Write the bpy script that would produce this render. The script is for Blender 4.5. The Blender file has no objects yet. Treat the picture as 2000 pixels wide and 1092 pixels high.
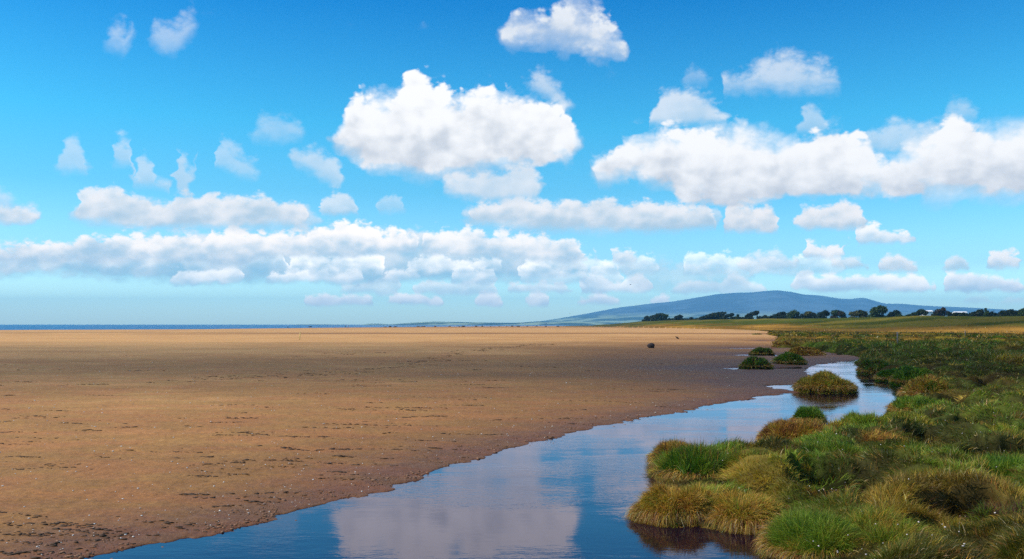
import bpy, bmesh, math, random
import numpy as np
from mathutils import Vector

# ------------------------------------------------------------------ camera, sky, sun, exposure
scene = bpy.context.scene
COL = scene.collection
R = math.radians
CAM_H = 2.5
F = 1732.0                      # focal length in pixels of a 2000 px wide photograph
PITCH = math.atan(88.0 / F)
cam_d = bpy.data.cameras.new('camera')
cam_d.sensor_width = 36.0
cam_d.lens = 36.0 * F / 2000.0
cam_d.clip_start = 0.1
cam_d.clip_end = 200000.0
cam = bpy.data.objects.new('camera', cam_d)
COL.objects.link(cam)
cam.location = (0, 0, CAM_H)
cam.rotation_euler = (math.pi / 2 + PITCH, 0, 0)
scene.camera = cam

SUN_EL, SUN_AZ = 48.0, -97.0    # degrees; azimuth from the view direction, left negative
sun_d = bpy.data.lights.new('sun', 'SUN')
sun_d.energy = 4.9
sun_d.angle = R(0.53)
sun_d.color = (1.0, 0.93, 0.82)
sun = bpy.data.objects.new('sun', sun_d)
COL.objects.link(sun)
sun_dir = Vector((math.sin(R(SUN_AZ)) * math.cos(R(SUN_EL)), math.cos(R(SUN_AZ)) * math.cos(R(SUN_EL)), math.sin(R(SUN_EL))))
sun.rotation_euler = sun_dir.to_track_quat('Z', 'Y').to_euler()
sun.location = (-60, -20, 80)

scene.view_settings.view_transform = 'Standard'
scene.view_settings.look = 'None'
scene.view_settings.exposure = 0.0
scene.view_settings.gamma = 1.0
scene.view_settings.use_curve_mapping = False
scene.render.engine = 'CYCLES'
scene.cycles.use_denoising = False
scene.cycles.max_bounces = 6
scene.cycles.diffuse_bounces = 2
scene.cycles.glossy_bounces = 3
scene.cycles.transmission_bounces = 3
scene.cycles.volume_bounces = 0
scene.cycles.transparent_max_bounces = 32


def pix_dir(px, row):
    X = (px - 1000.0) / F
    Y = (546.0 - row) / F
    c, s = math.cos(PITCH), math.sin(PITCH)
    return (X, c - s * Y, s + c * Y)


def azel(px, row):
    x, y, z = pix_dir(px, row)
    return math.degrees(math.atan2(x, y)), math.degrees(math.atan2(z, math.hypot(x, y)))


# ------------------------------------------------------------------ world: Nishita sky with drifting cumulus
world = bpy.data.worlds.new('World')
scene.world = world
world.use_nodes = True
WN = world.node_tree.nodes
WL = world.node_tree.links
WN.clear()


def setin(sock, v):
    if isinstance(v, bpy.types.NodeSocket):
        WL.new(v, sock)
    elif v is not None:
        sock.default_value = v


def wmath(op, a, b=None, c=None, clamp=False):
    n = WN.new('ShaderNodeMath')
    n.operation = op
    n.use_clamp = clamp
    setin(n.inputs[0], a)
    setin(n.inputs[1], b)
    setin(n.inputs[2], c)
    return n.outputs[0]


def wsmooth(v, a, b, lo=0.0, hi=1.0):
    n = WN.new('ShaderNodeMapRange')
    n.interpolation_type = 'SMOOTHSTEP'
    setin(n.inputs['Value'], v)
    n.inputs['From Min'].default_value = a
    n.inputs['From Max'].default_value = b
    n.inputs['To Min'].default_value = lo
    n.inputs['To Max'].default_value = hi
    return n.outputs[0]


def wmix(f, a, b, blend='MIX'):
    n = WN.new('ShaderNodeMix')
    n.data_type = 'RGBA'
    n.blend_type = blend
    setin(n.inputs[0], f)
    setin(n.inputs[6], a)
    setin(n.inputs[7], b)
    return n.outputs[2]


geo = WN.new('ShaderNodeTexCoord')
sep = WN.new('ShaderNodeSeparateXYZ')
WL.new(geo.outputs['Generated'], sep.inputs[0])
AZ = wmath('MULTIPLY', wmath('ARCTAN2', sep.outputs[0], sep.outputs[1]), 57.29578)
EL = wmath('MULTIPLY', wmath('ARCSINE', sep.outputs[2]), 57.29578)

sky = WN.new('ShaderNodeTexSky')
sky.sky_type = 'NISHITA'
sky.sun_disc = False
sky.sun_elevation = R(SUN_EL)
sky.sun_rotation = R(SUN_AZ)
sky.altitude = 0
sky.air_density = 1.0
sky.dust_density = 0.6
sky.ozone_density = 2.0

SKY_STRENGTH = 0.1
ramp = WN.new('ShaderNodeValToRGB')
WL.new(wmath('DIVIDE', EL, 30.0, clamp=True), ramp.inputs[0])
RAMP = [(0.0, (0.80, 1.0, 0.92)), (0.05, (0.66, 0.92, 0.95)), (0.12, (0.34, 0.53, 0.62)), (0.28, (0.140, 0.405, 0.475)), (0.42, (0.070, 0.40, 0.475)), (0.67, (0.005, 0.245, 0.42)), (1.0, (0.004, 0.18, 0.37))]
cr = ramp.color_ramp
while len(cr.elements) > 1:
    cr.elements.remove(cr.elements[-1])
for i, (p, c) in enumerate(RAMP):
    e = cr.elements[0] if i == 0 else cr.elements.new(p)
    e.position = p
    e.color = (*c, 1)
SKY_GAIN = 4.0
tinted = wmix(1.0, sky.outputs[0], ramp.outputs[0], 'MULTIPLY')
vg = WN.new('ShaderNodeVectorMath')
vg.operation = 'SCALE'
WL.new(tinted, vg.inputs[0])
vg.inputs['Scale'].default_value = SKY_GAIN
sky_col = vg.outputs[0]


def wnoise(sx, sy, off, detail, rough, dx=0.0, dy=0.0, warp=0.0):
    comb = WN.new('ShaderNodeCombineXYZ')
    setin(comb.inputs[0], wmath('MULTIPLY_ADD', AZ, sx, off + dx * sx))
    setin(comb.inputs[1], wmath('MULTIPLY_ADD', EL, sy, off * 0.7 + dy * sy))
    comb.inputs[2].default_value = off
    n = WN.new('ShaderNodeTexNoise')
    n.noise_dimensions = '3D'
    n.inputs['Scale'].default_value = 1.0
    n.inputs['Detail'].default_value = detail
    n.inputs['Roughness'].default_value = rough
    n.inputs['Distortion'].default_value = warp
    WL.new(comb.outputs[0], n.inputs['Vector'])
    return n


NA = wnoise(0.42, 0.55, 3.1, 7, 0.53, warp=0.15)               # big billows
NB = wnoise(1.0, 1.5, 11.7, 6, 0.6)                 # small billows


def wpuff(sx, sy, off, detail, wobble, dx=0.0, dy=0.0):
    comb = WN.new('ShaderNodeCombineXYZ')
    setin(comb.inputs[0], wmath('MULTIPLY_ADD', wobble.outputs['Fac'], 0.7, wmath('MULTIPLY_ADD', AZ, sx, off + dx * sx)))
    setin(comb.inputs[1], wmath('MULTIPLY_ADD', wobble.outputs['Fac'], 0.5, wmath('MULTIPLY_ADD', EL, sy, off * 0.7 + dy * sy)))
    n = WN.new('ShaderNodeTexVoronoi')
    n.voronoi_dimensions = '2D'
    n.feature = 'SMOOTH_F1'
    n.normalize = True
    n.inputs['Scale'].default_value = 1.0
    n.inputs['Detail'].default_value = detail
    n.inputs['Roughness'].default_value = 0.55
    n.inputs['Lacunarity'].default_value = 2.3
    n.inputs['Smoothness'].default_value = 0.22
    WL.new(comb.outputs[0], n.inputs['Vector'])
    return wmath('SUBTRACT', 0.42, n.outputs['Distance'])


VA = wpuff(0.50, 0.62, 5.3, 2.0, NA)
VA2 = wpuff(0.50, 0.62, 5.3, 1.0, NA, -0.45, 0.55)
VB = wpuff(1.0, 1.5, 9.1, 2.0, NB)
VB2 = wpuff(1.0, 1.5, 9.1, 0.0, NB, -0.22, 0.30)
sepA = WN.new('ShaderNodeSeparateColor')
WL.new(NA.outputs['Color'], sepA.inputs[0])
sepB = WN.new('ShaderNodeSeparateColor')
WL.new(NB.outputs['Color'], sepB.inputs[0])
nA = wmath('SUBTRACT', NA.outputs['Fac'], 0.5)
nB = wmath('SUBTRACT', NB.outputs['Fac'], 0.5)
dA = wmath('SUBTRACT', VA, VA2)
dB = wmath('SUBTRACT', VB, VB2)
NWA = wnoise(0.42, 0.55, 33.1, 2, 0.5)
NWB = wnoise(1.0, 1.5, 41.7, 2, 0.5)
sWA = WN.new('ShaderNodeSeparateColor')
WL.new(NWA.outputs['Color'], sWA.inputs[0])
sWB = WN.new('ShaderNodeSeparateColor')
WL.new(NWB.outputs['Color'], sWB.inputs[0])
wobA = wmath('SUBTRACT', sWA.outputs[1], 0.5)
wobB = wmath('SUBTRACT', sWB.outputs[1], 0.5)
nLow = wmath('SUBTRACT', sWA.outputs[0], 0.5)

HALF = 38.0
ELMAX = 25.0


def cloud_layer(base, clouds, aA, aB, soft, shade, white=(1.0, 1.0, 1.0), lift=0.0, wob=1.5, kb=0.5, tap=0.9, wisp=0.0):
    """clouds: list of (alpha, [(px, top_row, bottom_row), ...]) left to right."""
    pts = []                                       # (az, top, bottom, alpha)
    gap = 1.6

    def P(px, t, b):
        az, et = azel(px, t)
        eb = azel(px, b)[1]
        return az, et, eb
    last = None
    for alpha, prof in clouds:
        az0, t0, b0 = P(*prof[0])
        m0 = (t0 + b0) / 2
        az1, t1, b1 = P(*prof[-1])
        m1 = (t1 + b1) / 2
        st = az0 - tap
        if last is None or st > last + 0.02:
            pts.append((st, m0 - gap, m0 + gap, alpha))
        for q in prof:
            a, t, b = P(*q)
            pts.append((a, t, b, alpha))
        last = az1 + tap
        pts.append((last, m1 - gap, m1 + gap, alpha))
    pts.sort()
    n = WN.new('ShaderNodeRGBCurve')
    mp = n.mapping
    mp.use_clip = True
    mp.extend = 'HORIZONTAL'
    for ch in range(3):
        cv = mp.curves[ch]
        while len(cv.points) > 2:
            cv.points.remove(cv.points[-1])
        vals = [(min(1, max(0, (p[0] + HALF) / (2 * HALF))), min(1, max(0, (p[1 + ch] + 2) / ELMAX)) if ch < 2 else p[3]) for p in pts]
        vals = [(0.0, vals[0][1])] + [v for v in vals if 0 < v[0] < 1] + [(1.0, vals[-1][1])]
        cv.points[0].location = vals[0]
        cv.points[1].location = vals[-1]
        for v in vals[1:-1]:
            cv.points.new(*v)
        for q in cv.points:
            q.handle_type = 'VECTOR'
    mp.update()
    u = wmath('DIVIDE', wmath('ADD', wmath('MULTIPLY_ADD', wobA if aA >= aB else wobB, wob, AZ), HALF), 2 * HALF, clamp=True)
    cc = WN.new('ShaderNodeCombineColor')
    for k in range(3):
        WL.new(u, cc.inputs[k])
    WL.new(cc.outputs[0], n.inputs['Color'])
    sp = WN.new('ShaderNodeSeparateColor')
    WL.new(n.outputs[0], sp.inputs[0])
    top = wmath('MULTIPLY_ADD', sp.outputs[0], ELMAX, -2.0)
    bot = wmath('MULTIPLY_ADD', sp.outputs[1], ELMAX, -2.0)
    ft = wmath('SUBTRACT', top, EL)
    fb = wmath('SUBTRACT', EL, bot)
    noise = wmath('ADD', wmath('MULTIPLY', wmath('MULTIPLY_ADD', VA, 1.5, nA), aA), wmath('MULTIPLY', wmath('MULTIPLY_ADD', VB, 1.2, nB), aB))
    f = wmath('MINIMUM', wmath('ADD', ft, noise), wmath('MULTIPLY_ADD', noise, 0.45, fb))
    if wisp:
        # torn, softer edges here and there
        f = wmath('DIVIDE', f, wmath('MULTIPLY_ADD', wsmooth(sepA.outputs[2], 0.42, 0.66), wisp * 1.6, 0.55))
    a = wsmooth(f, -soft * 0.6, soft)
    a = wmath('MULTIPLY', a, sp.outputs[2])
    inside = wmath('MULTIPLY', wmath('GREATER_THAN', AZ, -HALF + 0.5), wmath('LESS_THAN', AZ, HALF - 0.5))
    a = wmath('MULTIPLY', a, inside)
    h = wmath('DIVIDE', fb, wmath('MAXIMUM', wmath('SUBTRACT', top, bot), 0.4))
    lit = wmath('ADD', wmath('MULTIPLY_ADD', h, 0.62, lift), wmath('ADD', wmath('MULTIPLY', dA, 0.75 * min(1, aA)), wmath('MULTIPLY', dB, kb * min(1, aB))))
    lit = wmath('ADD', lit, wmath('MULTIPLY_ADD', nLow, 1.3, wmath('MULTIPLY', nA, 0.5)))
    L = wsmooth(lit, -0.15, 0.85)
    c = wmix(L, (*[v / SKY_STRENGTH for v in shade], 1), (*[v / SKY_STRENGTH for v in white], 1))
    return wmix(a, base, c)


def puff(x0, x1, t, b, alpha=0.8, peak=0.45):
    """a heaped cloud: rounded top, flat foot"""
    out = []
    for k in range(9):
        u = k / 8.0
        v = u ** (math.log(0.5) / math.log(peak))
        hgt = math.sqrt(max(0.0, 1 - (2 * v - 1) ** 2)) ** 0.8
        out.append((x0 + (x1 - x0) * u, b - (b - t) * max(0.12, hgt), b))
    return (alpha, out)


def heap(alpha, *puffs):
    """several heaps grown together into one cloud with a lumpy top"""
    xs = sorted({round(p[0] + (p[1] - p[0]) * k / 12.0, 1) for p in puffs for k in range(13)})
    prof = []
    for x in xs:
        top, bot = None, None
        for x0, x1, t, b in puffs:
            if x0 <= x <= x1:
                h = math.sqrt(max(0.0, 1 - (2 * (x - x0) / (x1 - x0) - 1) ** 2)) ** 0.8
                ty = b - (b - t) * max(0.1, h)
                by = b - (1 - h) * 0.15 * (b - t)
                top = ty if top is None else min(top, ty)
                bot = by if bot is None else max(bot, by)
        if top is not None and (not prof or x - prof[-1][0] > 5):
            prof.append((x, top, bot))
    return (alpha, prof)


prng = random.Random(12)


def heap_row(x0, x1, foot, hmin, hmax, wmin, wmax, amin, amax, nmin=2, nmax=5, gap=(10, 60)):
    out, x = [], x0
    while x < x1:
        ps = []
        for k in range(prng.randint(nmin, nmax)):
            w = prng.uniform(wmin, wmax)
            ps.append((x, x + w, foot - prng.uniform(hmin, hmax) * (0.6 + 0.5 * w / wmax), foot + prng.uniform(-4, 4)))
            x += w * prng.uniform(0.45, 0.8)
        out.append(heap(prng.uniform(amin, amax), *ps))
        x = ps[-1][1] + prng.uniform(*gap)
    return out


def puff_row(x0, x1, foot, hmin, hmax, wmin, wmax, gmin, gmax, amin, amax, drop=0.0):
    """a broken row of small heaped clouds"""
    out, x = [], x0
    while x < x1:
        w = prng.uniform(wmin, wmax)
        g = prng.uniform(gmin, gmax)
        if prng.random() >= drop:
            h = prng.uniform(hmin, hmax) * min(1.0, 0.55 + w / wmax * 0.6)
            f = foot + prng.uniform(-4, 4)
            out.append(puff(x, x + w, f - h, f, prng.uniform(amin, amax), prng.uniform(0.36, 0.62)))
        x += w + g
    return out


c = sky_col
WH5, WH3, WH2 = (1.50, 1.36, 1.22), (2.05, 1.86, 1.62), (2.5, 2.2, 1.85)
# lowest rows near the horizon
c = cloud_layer(c, heap_row(590, 1300, 597, 14, 26, 24, 56, .75, 1.0, 1, 4, (14, 60)) + puff_row(1880, 1960, 592, 8, 10, 50, 60, 10, 20, .4, .5), 0.05, 0.55, 0.2, (1.10, 1.20, 1.22), WH2, wob=0.6, kb=0.5, lift=0.1, tap=0.5)
c = cloud_layer(c, heap_row(660, 1480, 573, 18, 40, 34, 70, .7, .95, 2, 5, (8, 40)) + heap_row(1545, 2090, 568, 22, 40, 40, 85, .9, 1.0, 4, 7, (4, 14)), 0.05, 0.7, 0.22, (0.92, 1.10, 1.16), WH3, wob=0.7, kb=0.5, lift=0.05, tap=0.5)
# the long bank, grey-blue below, and the bright heaps along its top and front
c = cloud_layer(c, [(.85, [(-150, 490, 536), (0, 486, 538), (120, 484, 530), (200, 474, 542), (300, 468, 546), (400, 462, 552), (500, 466, 546), (600, 458, 542), (685, 446, 558), (760, 460, 548),
                          (870, 462, 546), (950, 466, 545), (1030, 474, 548), (1090, 480, 540), (1130, 492, 530)]), (.45, [(1150, 520, 560), (1250, 512, 566), (1380, 524, 562), (1460, 530, 556)])],
                0.7, 1.1, 0.5, (0.44, 0.72, 0.88), (1.20, 1.16, 1.10), lift=0.05, wob=1.4, kb=0.4)
c = cloud_layer(c, heap_row(330, 1120, 553, 18, 40, 40, 80, .55, .85, 2, 5, (10, 70)), 0.05, 0.85, 0.24, (0.74, 0.98, 1.08), WH3, wob=0.8, kb=0.5, tap=0.5)
c = cloud_layer(c, heap_row(-60, 480, 524, 26, 44, 50, 110, .7, .9, 4, 7, (4, 20)) + heap_row(560, 1480, 535, 22, 40, 40, 90, .55, .85, 3, 6, (10, 40)), 0.1, 0.9, 0.24, (0.62, 0.88, 1.0), WH3, wob=0.8, kb=0.5, tap=0.5)
c = cloud_layer(c, [heap(.92, (-120, 20, 474, 512), (0, 80, 480, 514), (60, 150, 476, 512), (130, 230, 466, 512), (200, 300, 460, 510), (280, 350, 464, 508), (330, 400, 464, 510)),
                    heap(.98, (392, 440, 452, 520), (420, 490, 449, 522), (470, 540, 458, 505), (525, 606, 458, 500), (598, 650, 446, 500), (640, 720, 431, 500), (706, 752, 446, 494), (744, 806, 449, 495)),
                    heap(.85, (800, 860, 456, 497), (840, 900, 452, 496), (880, 960, 452, 498), (945, 1010, 456, 502), (1000, 1050, 462, 504), (1030, 1090, 464, 508), (1075, 1138, 470, 512)),
                    puff(1143, 1172, 494, 510, .5), heap(.75, (1192, 1222, 490, 512), (1212, 1250, 496, 512)),
                    heap(.55, (1440, 1500, 500, 530), (1480, 1552, 496, 528)), heap(.92, (1550, 1605, 474, 502), (1590, 1650, 480, 502)), heap(.88, (1655, 1730, 446, 474), (1710, 1780, 454, 473)), heap(.92, (1925, 1970, 494, 522), (1950, 1995, 492, 522))],
                0.3, 1.0, 0.26, (0.62, 0.82, 0.94), WH5, lift=0.10, wob=0.9, kb=0.5, tap=0.5)
c = cloud_layer(c, [puff(1622, 1690, 503, 522, .75), puff(1705, 1795, 504, 531, .9), puff(1840, 1895, 507, 528, .8)], 0.05, 0.7, 0.25, (0.72, 0.86, 0.92), WH5, wob=0.6, kb=0.5, tap=0.5)
c = cloud_layer(c, [(.55, [(-60, 378, 420), (0, 384, 430), (40, 402, 432), (72, 422, 433)]), (.6, [(145, 410, 428), (180, 384, 438), (260, 392, 442), (340, 400, 446), (420, 392, 448), (520, 398, 448), (600, 410, 446), (625, 428, 440)]),
                    (.6, [(905, 412, 432), (1000, 402, 448), (1100, 402, 454), (1200, 402, 454), (1300, 404, 452), (1400, 412, 446)])],
                0.6, 0.9, 0.5, (0.56, 0.74, 0.86), (1.02, 1.02, 1.02), wob=1.4, kb=0.4)
c = cloud_layer(c, [(.8, [(-60, 405, 434), (0, 408, 436), (45, 410, 434), (74, 426, 433)]),
                    heap(.82, (148, 215, 362, 425), (195, 250, 368, 430), (235, 300, 388, 438), (285, 345, 398, 440), (325, 400, 380, 438), (385, 440, 378, 440), (425, 490, 388, 438), (470, 545, 386, 436), (530, 604, 398, 434)),
                    puff(620, 702, 382, 418, .65), puff(735, 790, 386, 414, .35),
                    heap(.82, (913, 985, 402, 432), (970, 1050, 390, 436), (1030, 1100, 400, 442), (1080, 1160, 394, 444), (1140, 1230, 392, 444), (1210, 1300, 396, 446), (1280, 1350, 396, 446), (1340, 1396, 400, 442)),
                    heap(.98, (1400, 1470, 400, 450), (1440, 1522, 406, 452)), heap(.95, (1552, 1610, 406, 444), (1595, 1692, 401, 447))],
                0.35, 0.9, 0.32, (0.58, 0.72, 0.82), (1.22, 1.13, 1.06), lift=0.05, wob=1.0, kb=0.5, tap=0.5)
c = cloud_layer(c, [puff(118, 168, 276, 332, .48), puff(218, 262, 280, 318, .5), puff(264, 304, 312, 362, .55), puff(330, 374, 310, 376, .6), (.42, [(385, 278, 300), (430, 280, 325), (470, 300, 340), (502, 325, 345)]),
                    (.62, [(572, 300, 312), (620, 298, 340), (650, 318, 358), (668, 340, 360)]),
                    (.9, [(868, 352, 368), (900, 340, 384), (950, 342, 388), (985, 338, 390), (1012, 316, 388), (1040, 330, 384), (1052, 352, 374)]),
                    (.5, [(1158, 330, 348), (1190, 302, 356), (1225, 290, 352)]), puff(1270, 1418, 186, 240, .72, .35), puff(1562, 1615, 212, 258, .45), (.55, [(1690, 268, 285), (1740, 250, 300), (1800, 246, 300), (1860, 240, 300), (1905, 250, 290)])],
                0.8, 0.9, 0.6, (0.72, 0.83, 0.92), (1.02, 1.02, 1.02), wob=1.1, kb=0.3)
c = cloud_layer(c, [(.42, [(212, 78, 88), (232, 48, 92), (252, 84, 96)]), (.45, [(262, 66, 72), (300, 60, 78), (330, 66, 106), (350, 48, 96), (380, 40, 50)]),
                    puff(495, 592, 238, 268, .36), (.6, [(1030, 158, 170), (1055, 150, 185), (1080, 165, 200), (1112, 205, 215)]),
                    puff(1340, 1378, 134, 158, .3), (.65, [(1412, 160, 172), (1460, 148, 170), (1500, 126, 172), (1540, 120, 180), (1595, 134, 172), (1638, 156, 168)]), puff(1850, 1905, 205, 235, .4)],
                1.2, 1.2, 0.9, (0.80, 0.88, 0.95), (0.98, 0.99, 1.0), wob=1.6, kb=0.3)
c = cloud_layer(c, [(1.0, [(658, 262, 290), (680, 215, 300), (706, 188, 312), (735, 205, 324), (770, 190, 335), (798, 160, 338), (826, 152, 340), (852, 166, 340), (872, 196, 338), (905, 200, 337),
                           (935, 186, 332), (970, 170, 328), (1005, 188, 324), (1040, 206, 318), (1080, 200, 314), (1108, 228, 310), (1122, 262, 296)]),
                    (1.0, [(1165, 335, 348), (1195, 305, 350), (1225, 280, 340), (1262, 274, 345), (1292, 262, 358), (1330, 257, 392), (1390, 262, 400), (1440, 255, 396), (1480, 274, 390), (1530, 286, 384),
                           (1570, 282, 382), (1592, 270, 381), (1620, 262, 380), (1660, 266, 380), (1692, 284, 378), (1715, 318, 376), (1735, 318, 372), (1765, 300, 376), (1800, 278, 380), (1840, 252, 384), (1872, 242, 384),
                           (1900, 256, 380), (1960, 250, 378), (2010, 244, 380), (2120, 235, 382), (2300, 260, 380)])],
                1.5, 0.6, 0.5, (0.66, 0.70, 0.76), (1.14, 1.12, 1.10), lift=0.22, wob=2.2, kb=0.2, wisp=1.7)
c = cloud_layer(c, [(.9, [(998, 48, 80), (1022, 30, 86), (1055, 48, 84), (1085, 20, 82), (1112, 12, 92), (1160, 26, 106), (1198, 55, 112), (1216, 82, 98)])],
                1.5, 1.0, 0.8, (0.74, 0.80, 0.87), (1.02, 1.02, 1.02), wob=2.4, kb=0.3, wisp=1.6)
# loose fair-weather clouds over the rest of the sky, outside what the photograph shows
side = wsmooth(wmath('ABSOLUTE', AZ), 34.0, 42.0)
high = wsmooth(EL, 24.0, 34.0)
low_cut = wsmooth(EL, 1.0, 5.0)
NC = wnoise(0.07, 0.13, 21.0, 7, 0.55)
far_a = wmath('MULTIPLY', wsmooth(NC.outputs['Fac'], 0.52, 0.62), wmath('MULTIPLY', low_cut, wmath('MAXIMUM', side, wmath('MULTIPLY', high, 0.5))))
c = wmix(wmath('MULTIPLY', far_a, 0.8), c, (0.9 / SKY_STRENGTH, 0.91 / SKY_STRENGTH, 0.94 / SKY_STRENGTH, 1))
bg = WN.new('ShaderNodeBackground')
bg.inputs['Strength'].default_value = SKY_STRENGTH
WL.new(c, bg.inputs['Color'])
wo = WN.new('ShaderNodeOutputWorld')
WL.new(bg.outputs[0], wo.inputs['Surface'])

# ------------------------------------------------------------------ helpers
rng = np.random.default_rng(7)


def hash2(ix, iy, seed):
    h = (ix.astype(np.int64) * 374761393 + iy.astype(np.int64) * 668265263 + seed * 1442695041) & 0xFFFFFFFF
    h = ((h ^ (h >> 13)) * 1274126177) & 0xFFFFFFFF
    h = h ^ (h >> 16)
    return (h & 0xFFFFFF) / float(0xFFFFFF)


def vnoise(x, y, seed=0):
    x0, y0 = np.floor(x), np.floor(y)
    fx, fy = x - x0, y - y0
    fx = fx * fx * fx * (fx * (fx * 6 - 15) + 10)
    fy = fy * fy * fy * (fy * (fy * 6 - 15) + 10)
    a, b = hash2(x0, y0, seed), hash2(x0 + 1, y0, seed)
    c_, d = hash2(x0, y0 + 1, seed), hash2(x0 + 1, y0 + 1, seed)
    return (a * (1 - fx) + b * fx) * (1 - fy) + (c_ * (1 - fx) + d * fx) * fy


def fbm(x, y, oct_=4, seed=0, rough=0.5):
    s = np.zeros_like(x, dtype=float)
    amp, tot = 1.0, 0.0
    for k in range(oct_):
        s += amp * vnoise(x * 2 ** k + 17.3 * k, y * 2 ** k - 9.1 * k, seed + k)
        tot += amp
        amp *= rough
    return s / tot


def sstep(v, a, b):
    t = np.clip((v - a) / (b - a), 0, 1)
    return t * t * (3 - 2 * t)


def g0(px, row, z=0.0):
    """ground point at height z under a pixel of the photograph"""
    x, y, zz = pix_dir(px, row)
    t = (z - CAM_H) / zz
    return (x * t, y * t)


def poly_sdist(poly, x, y):
    """signed distance, positive inside"""
    P = np.array(poly, float)
    Q = np.roll(P, -1, axis=0)
    best = np.full(x.shape, 1e18)
    inside = np.zeros(x.shape, bool)
    for (ax, ay), (bx, by) in zip(P, Q):
        ex, ey = bx - ax, by - ay
        L2 = ex * ex + ey * ey + 1e-12
        t = np.clip(((x - ax) * ex + (y - ay) * ey) / L2, 0, 1)
        dx, dy = x - (ax + t * ex), y - (ay + t * ey)
        best = np.minimum(best, dx * dx + dy * dy)
        cond = (ay > y) != (by > y)
        with np.errstate(divide='ignore', invalid='ignore'):
            xi = ax + (y - ay) * ex / (ey if ey != 0 else 1e-12)
        inside ^= cond & (x < xi)
    d = np.sqrt(best)
    return np.where(inside, d, -d)


def np_mesh(name, verts, faces_list, mat, parent=None, smooth=False, attrs=None):
    """verts (N,3); faces_list: arrays of (M,k) indices; attrs {name: (N,3) colour or (N,) float}"""
    me = bpy.data.meshes.new(name)
    verts = np.ascontiguousarray(verts, dtype=np.float32)
    me.vertices.add(len(verts))
    me.vertices.foreach_set('co', verts.ravel())
    idx = np.concatenate([f.ravel() for f in faces_list]).astype(np.int32)
    tot = np.concatenate([np.full(len(f), f.shape[1], np.int32) for f in faces_list])
    start = np.concatenate([[0], np.cumsum(tot)[:-1]]).astype(np.int32)
    me.loops.add(len(idx))
    me.loops.foreach_set('vertex_index', idx)
    me.polygons.add(len(tot))
    me.polygons.foreach_set('loop_start', start)
    me.polygons.foreach_set('loop_total', tot)
    if smooth:
        me.polygons.foreach_set('use_smooth', np.ones(len(tot), bool))
    me.update(calc_edges=True)
    for k, v in (attrs or {}).items():
        if v.ndim == 2:
            a = me.attributes.new(k, 'FLOAT_COLOR', 'POINT')
            buf = np.ones((len(v), 4), np.float32)
            buf[:, :3] = v
            a.data.foreach_set('color', buf.ravel())
        else:
            a = me.attributes.new(k, 'FLOAT', 'POINT')
            a.data.foreach_set('value', v.astype(np.float32))
    me.materials.append(mat)
    o = bpy.data.objects.new(name, me)
    COL.objects.link(o)
    if parent is not None:
        o.parent = parent
    return o


def bm_mesh(name, bm, mat, parent=None, smooth=True):
    me = bpy.data.meshes.new(name)
    bm.to_mesh(me)
    bm.free()
    if smooth:
        for p in me.polygons:
            p.use_smooth = True
    me.materials.append(mat)
    o = bpy.data.objects.new(name, me)
    COL.objects.link(o)
    if parent is not None:
        o.parent = parent
    return o


def thing(name, label, cat, loc=(0, 0, 0), group=None):
    o = bpy.data.objects.new(name, None)
    o.empty_display_size = 0.2
    COL.objects.link(o)
    o.location = loc
    return tag(o, label, cat, group)


def tag(o, label, cat, group=None):
    o['label'] = label
    o['category'] = cat
    if group:
        o['group'] = group
    return o


def kind(o, k, label=None, cat=None):
    o['kind'] = k
    if label:
        o['label'] = label
    if cat:
        o['category'] = cat
    return o


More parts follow.
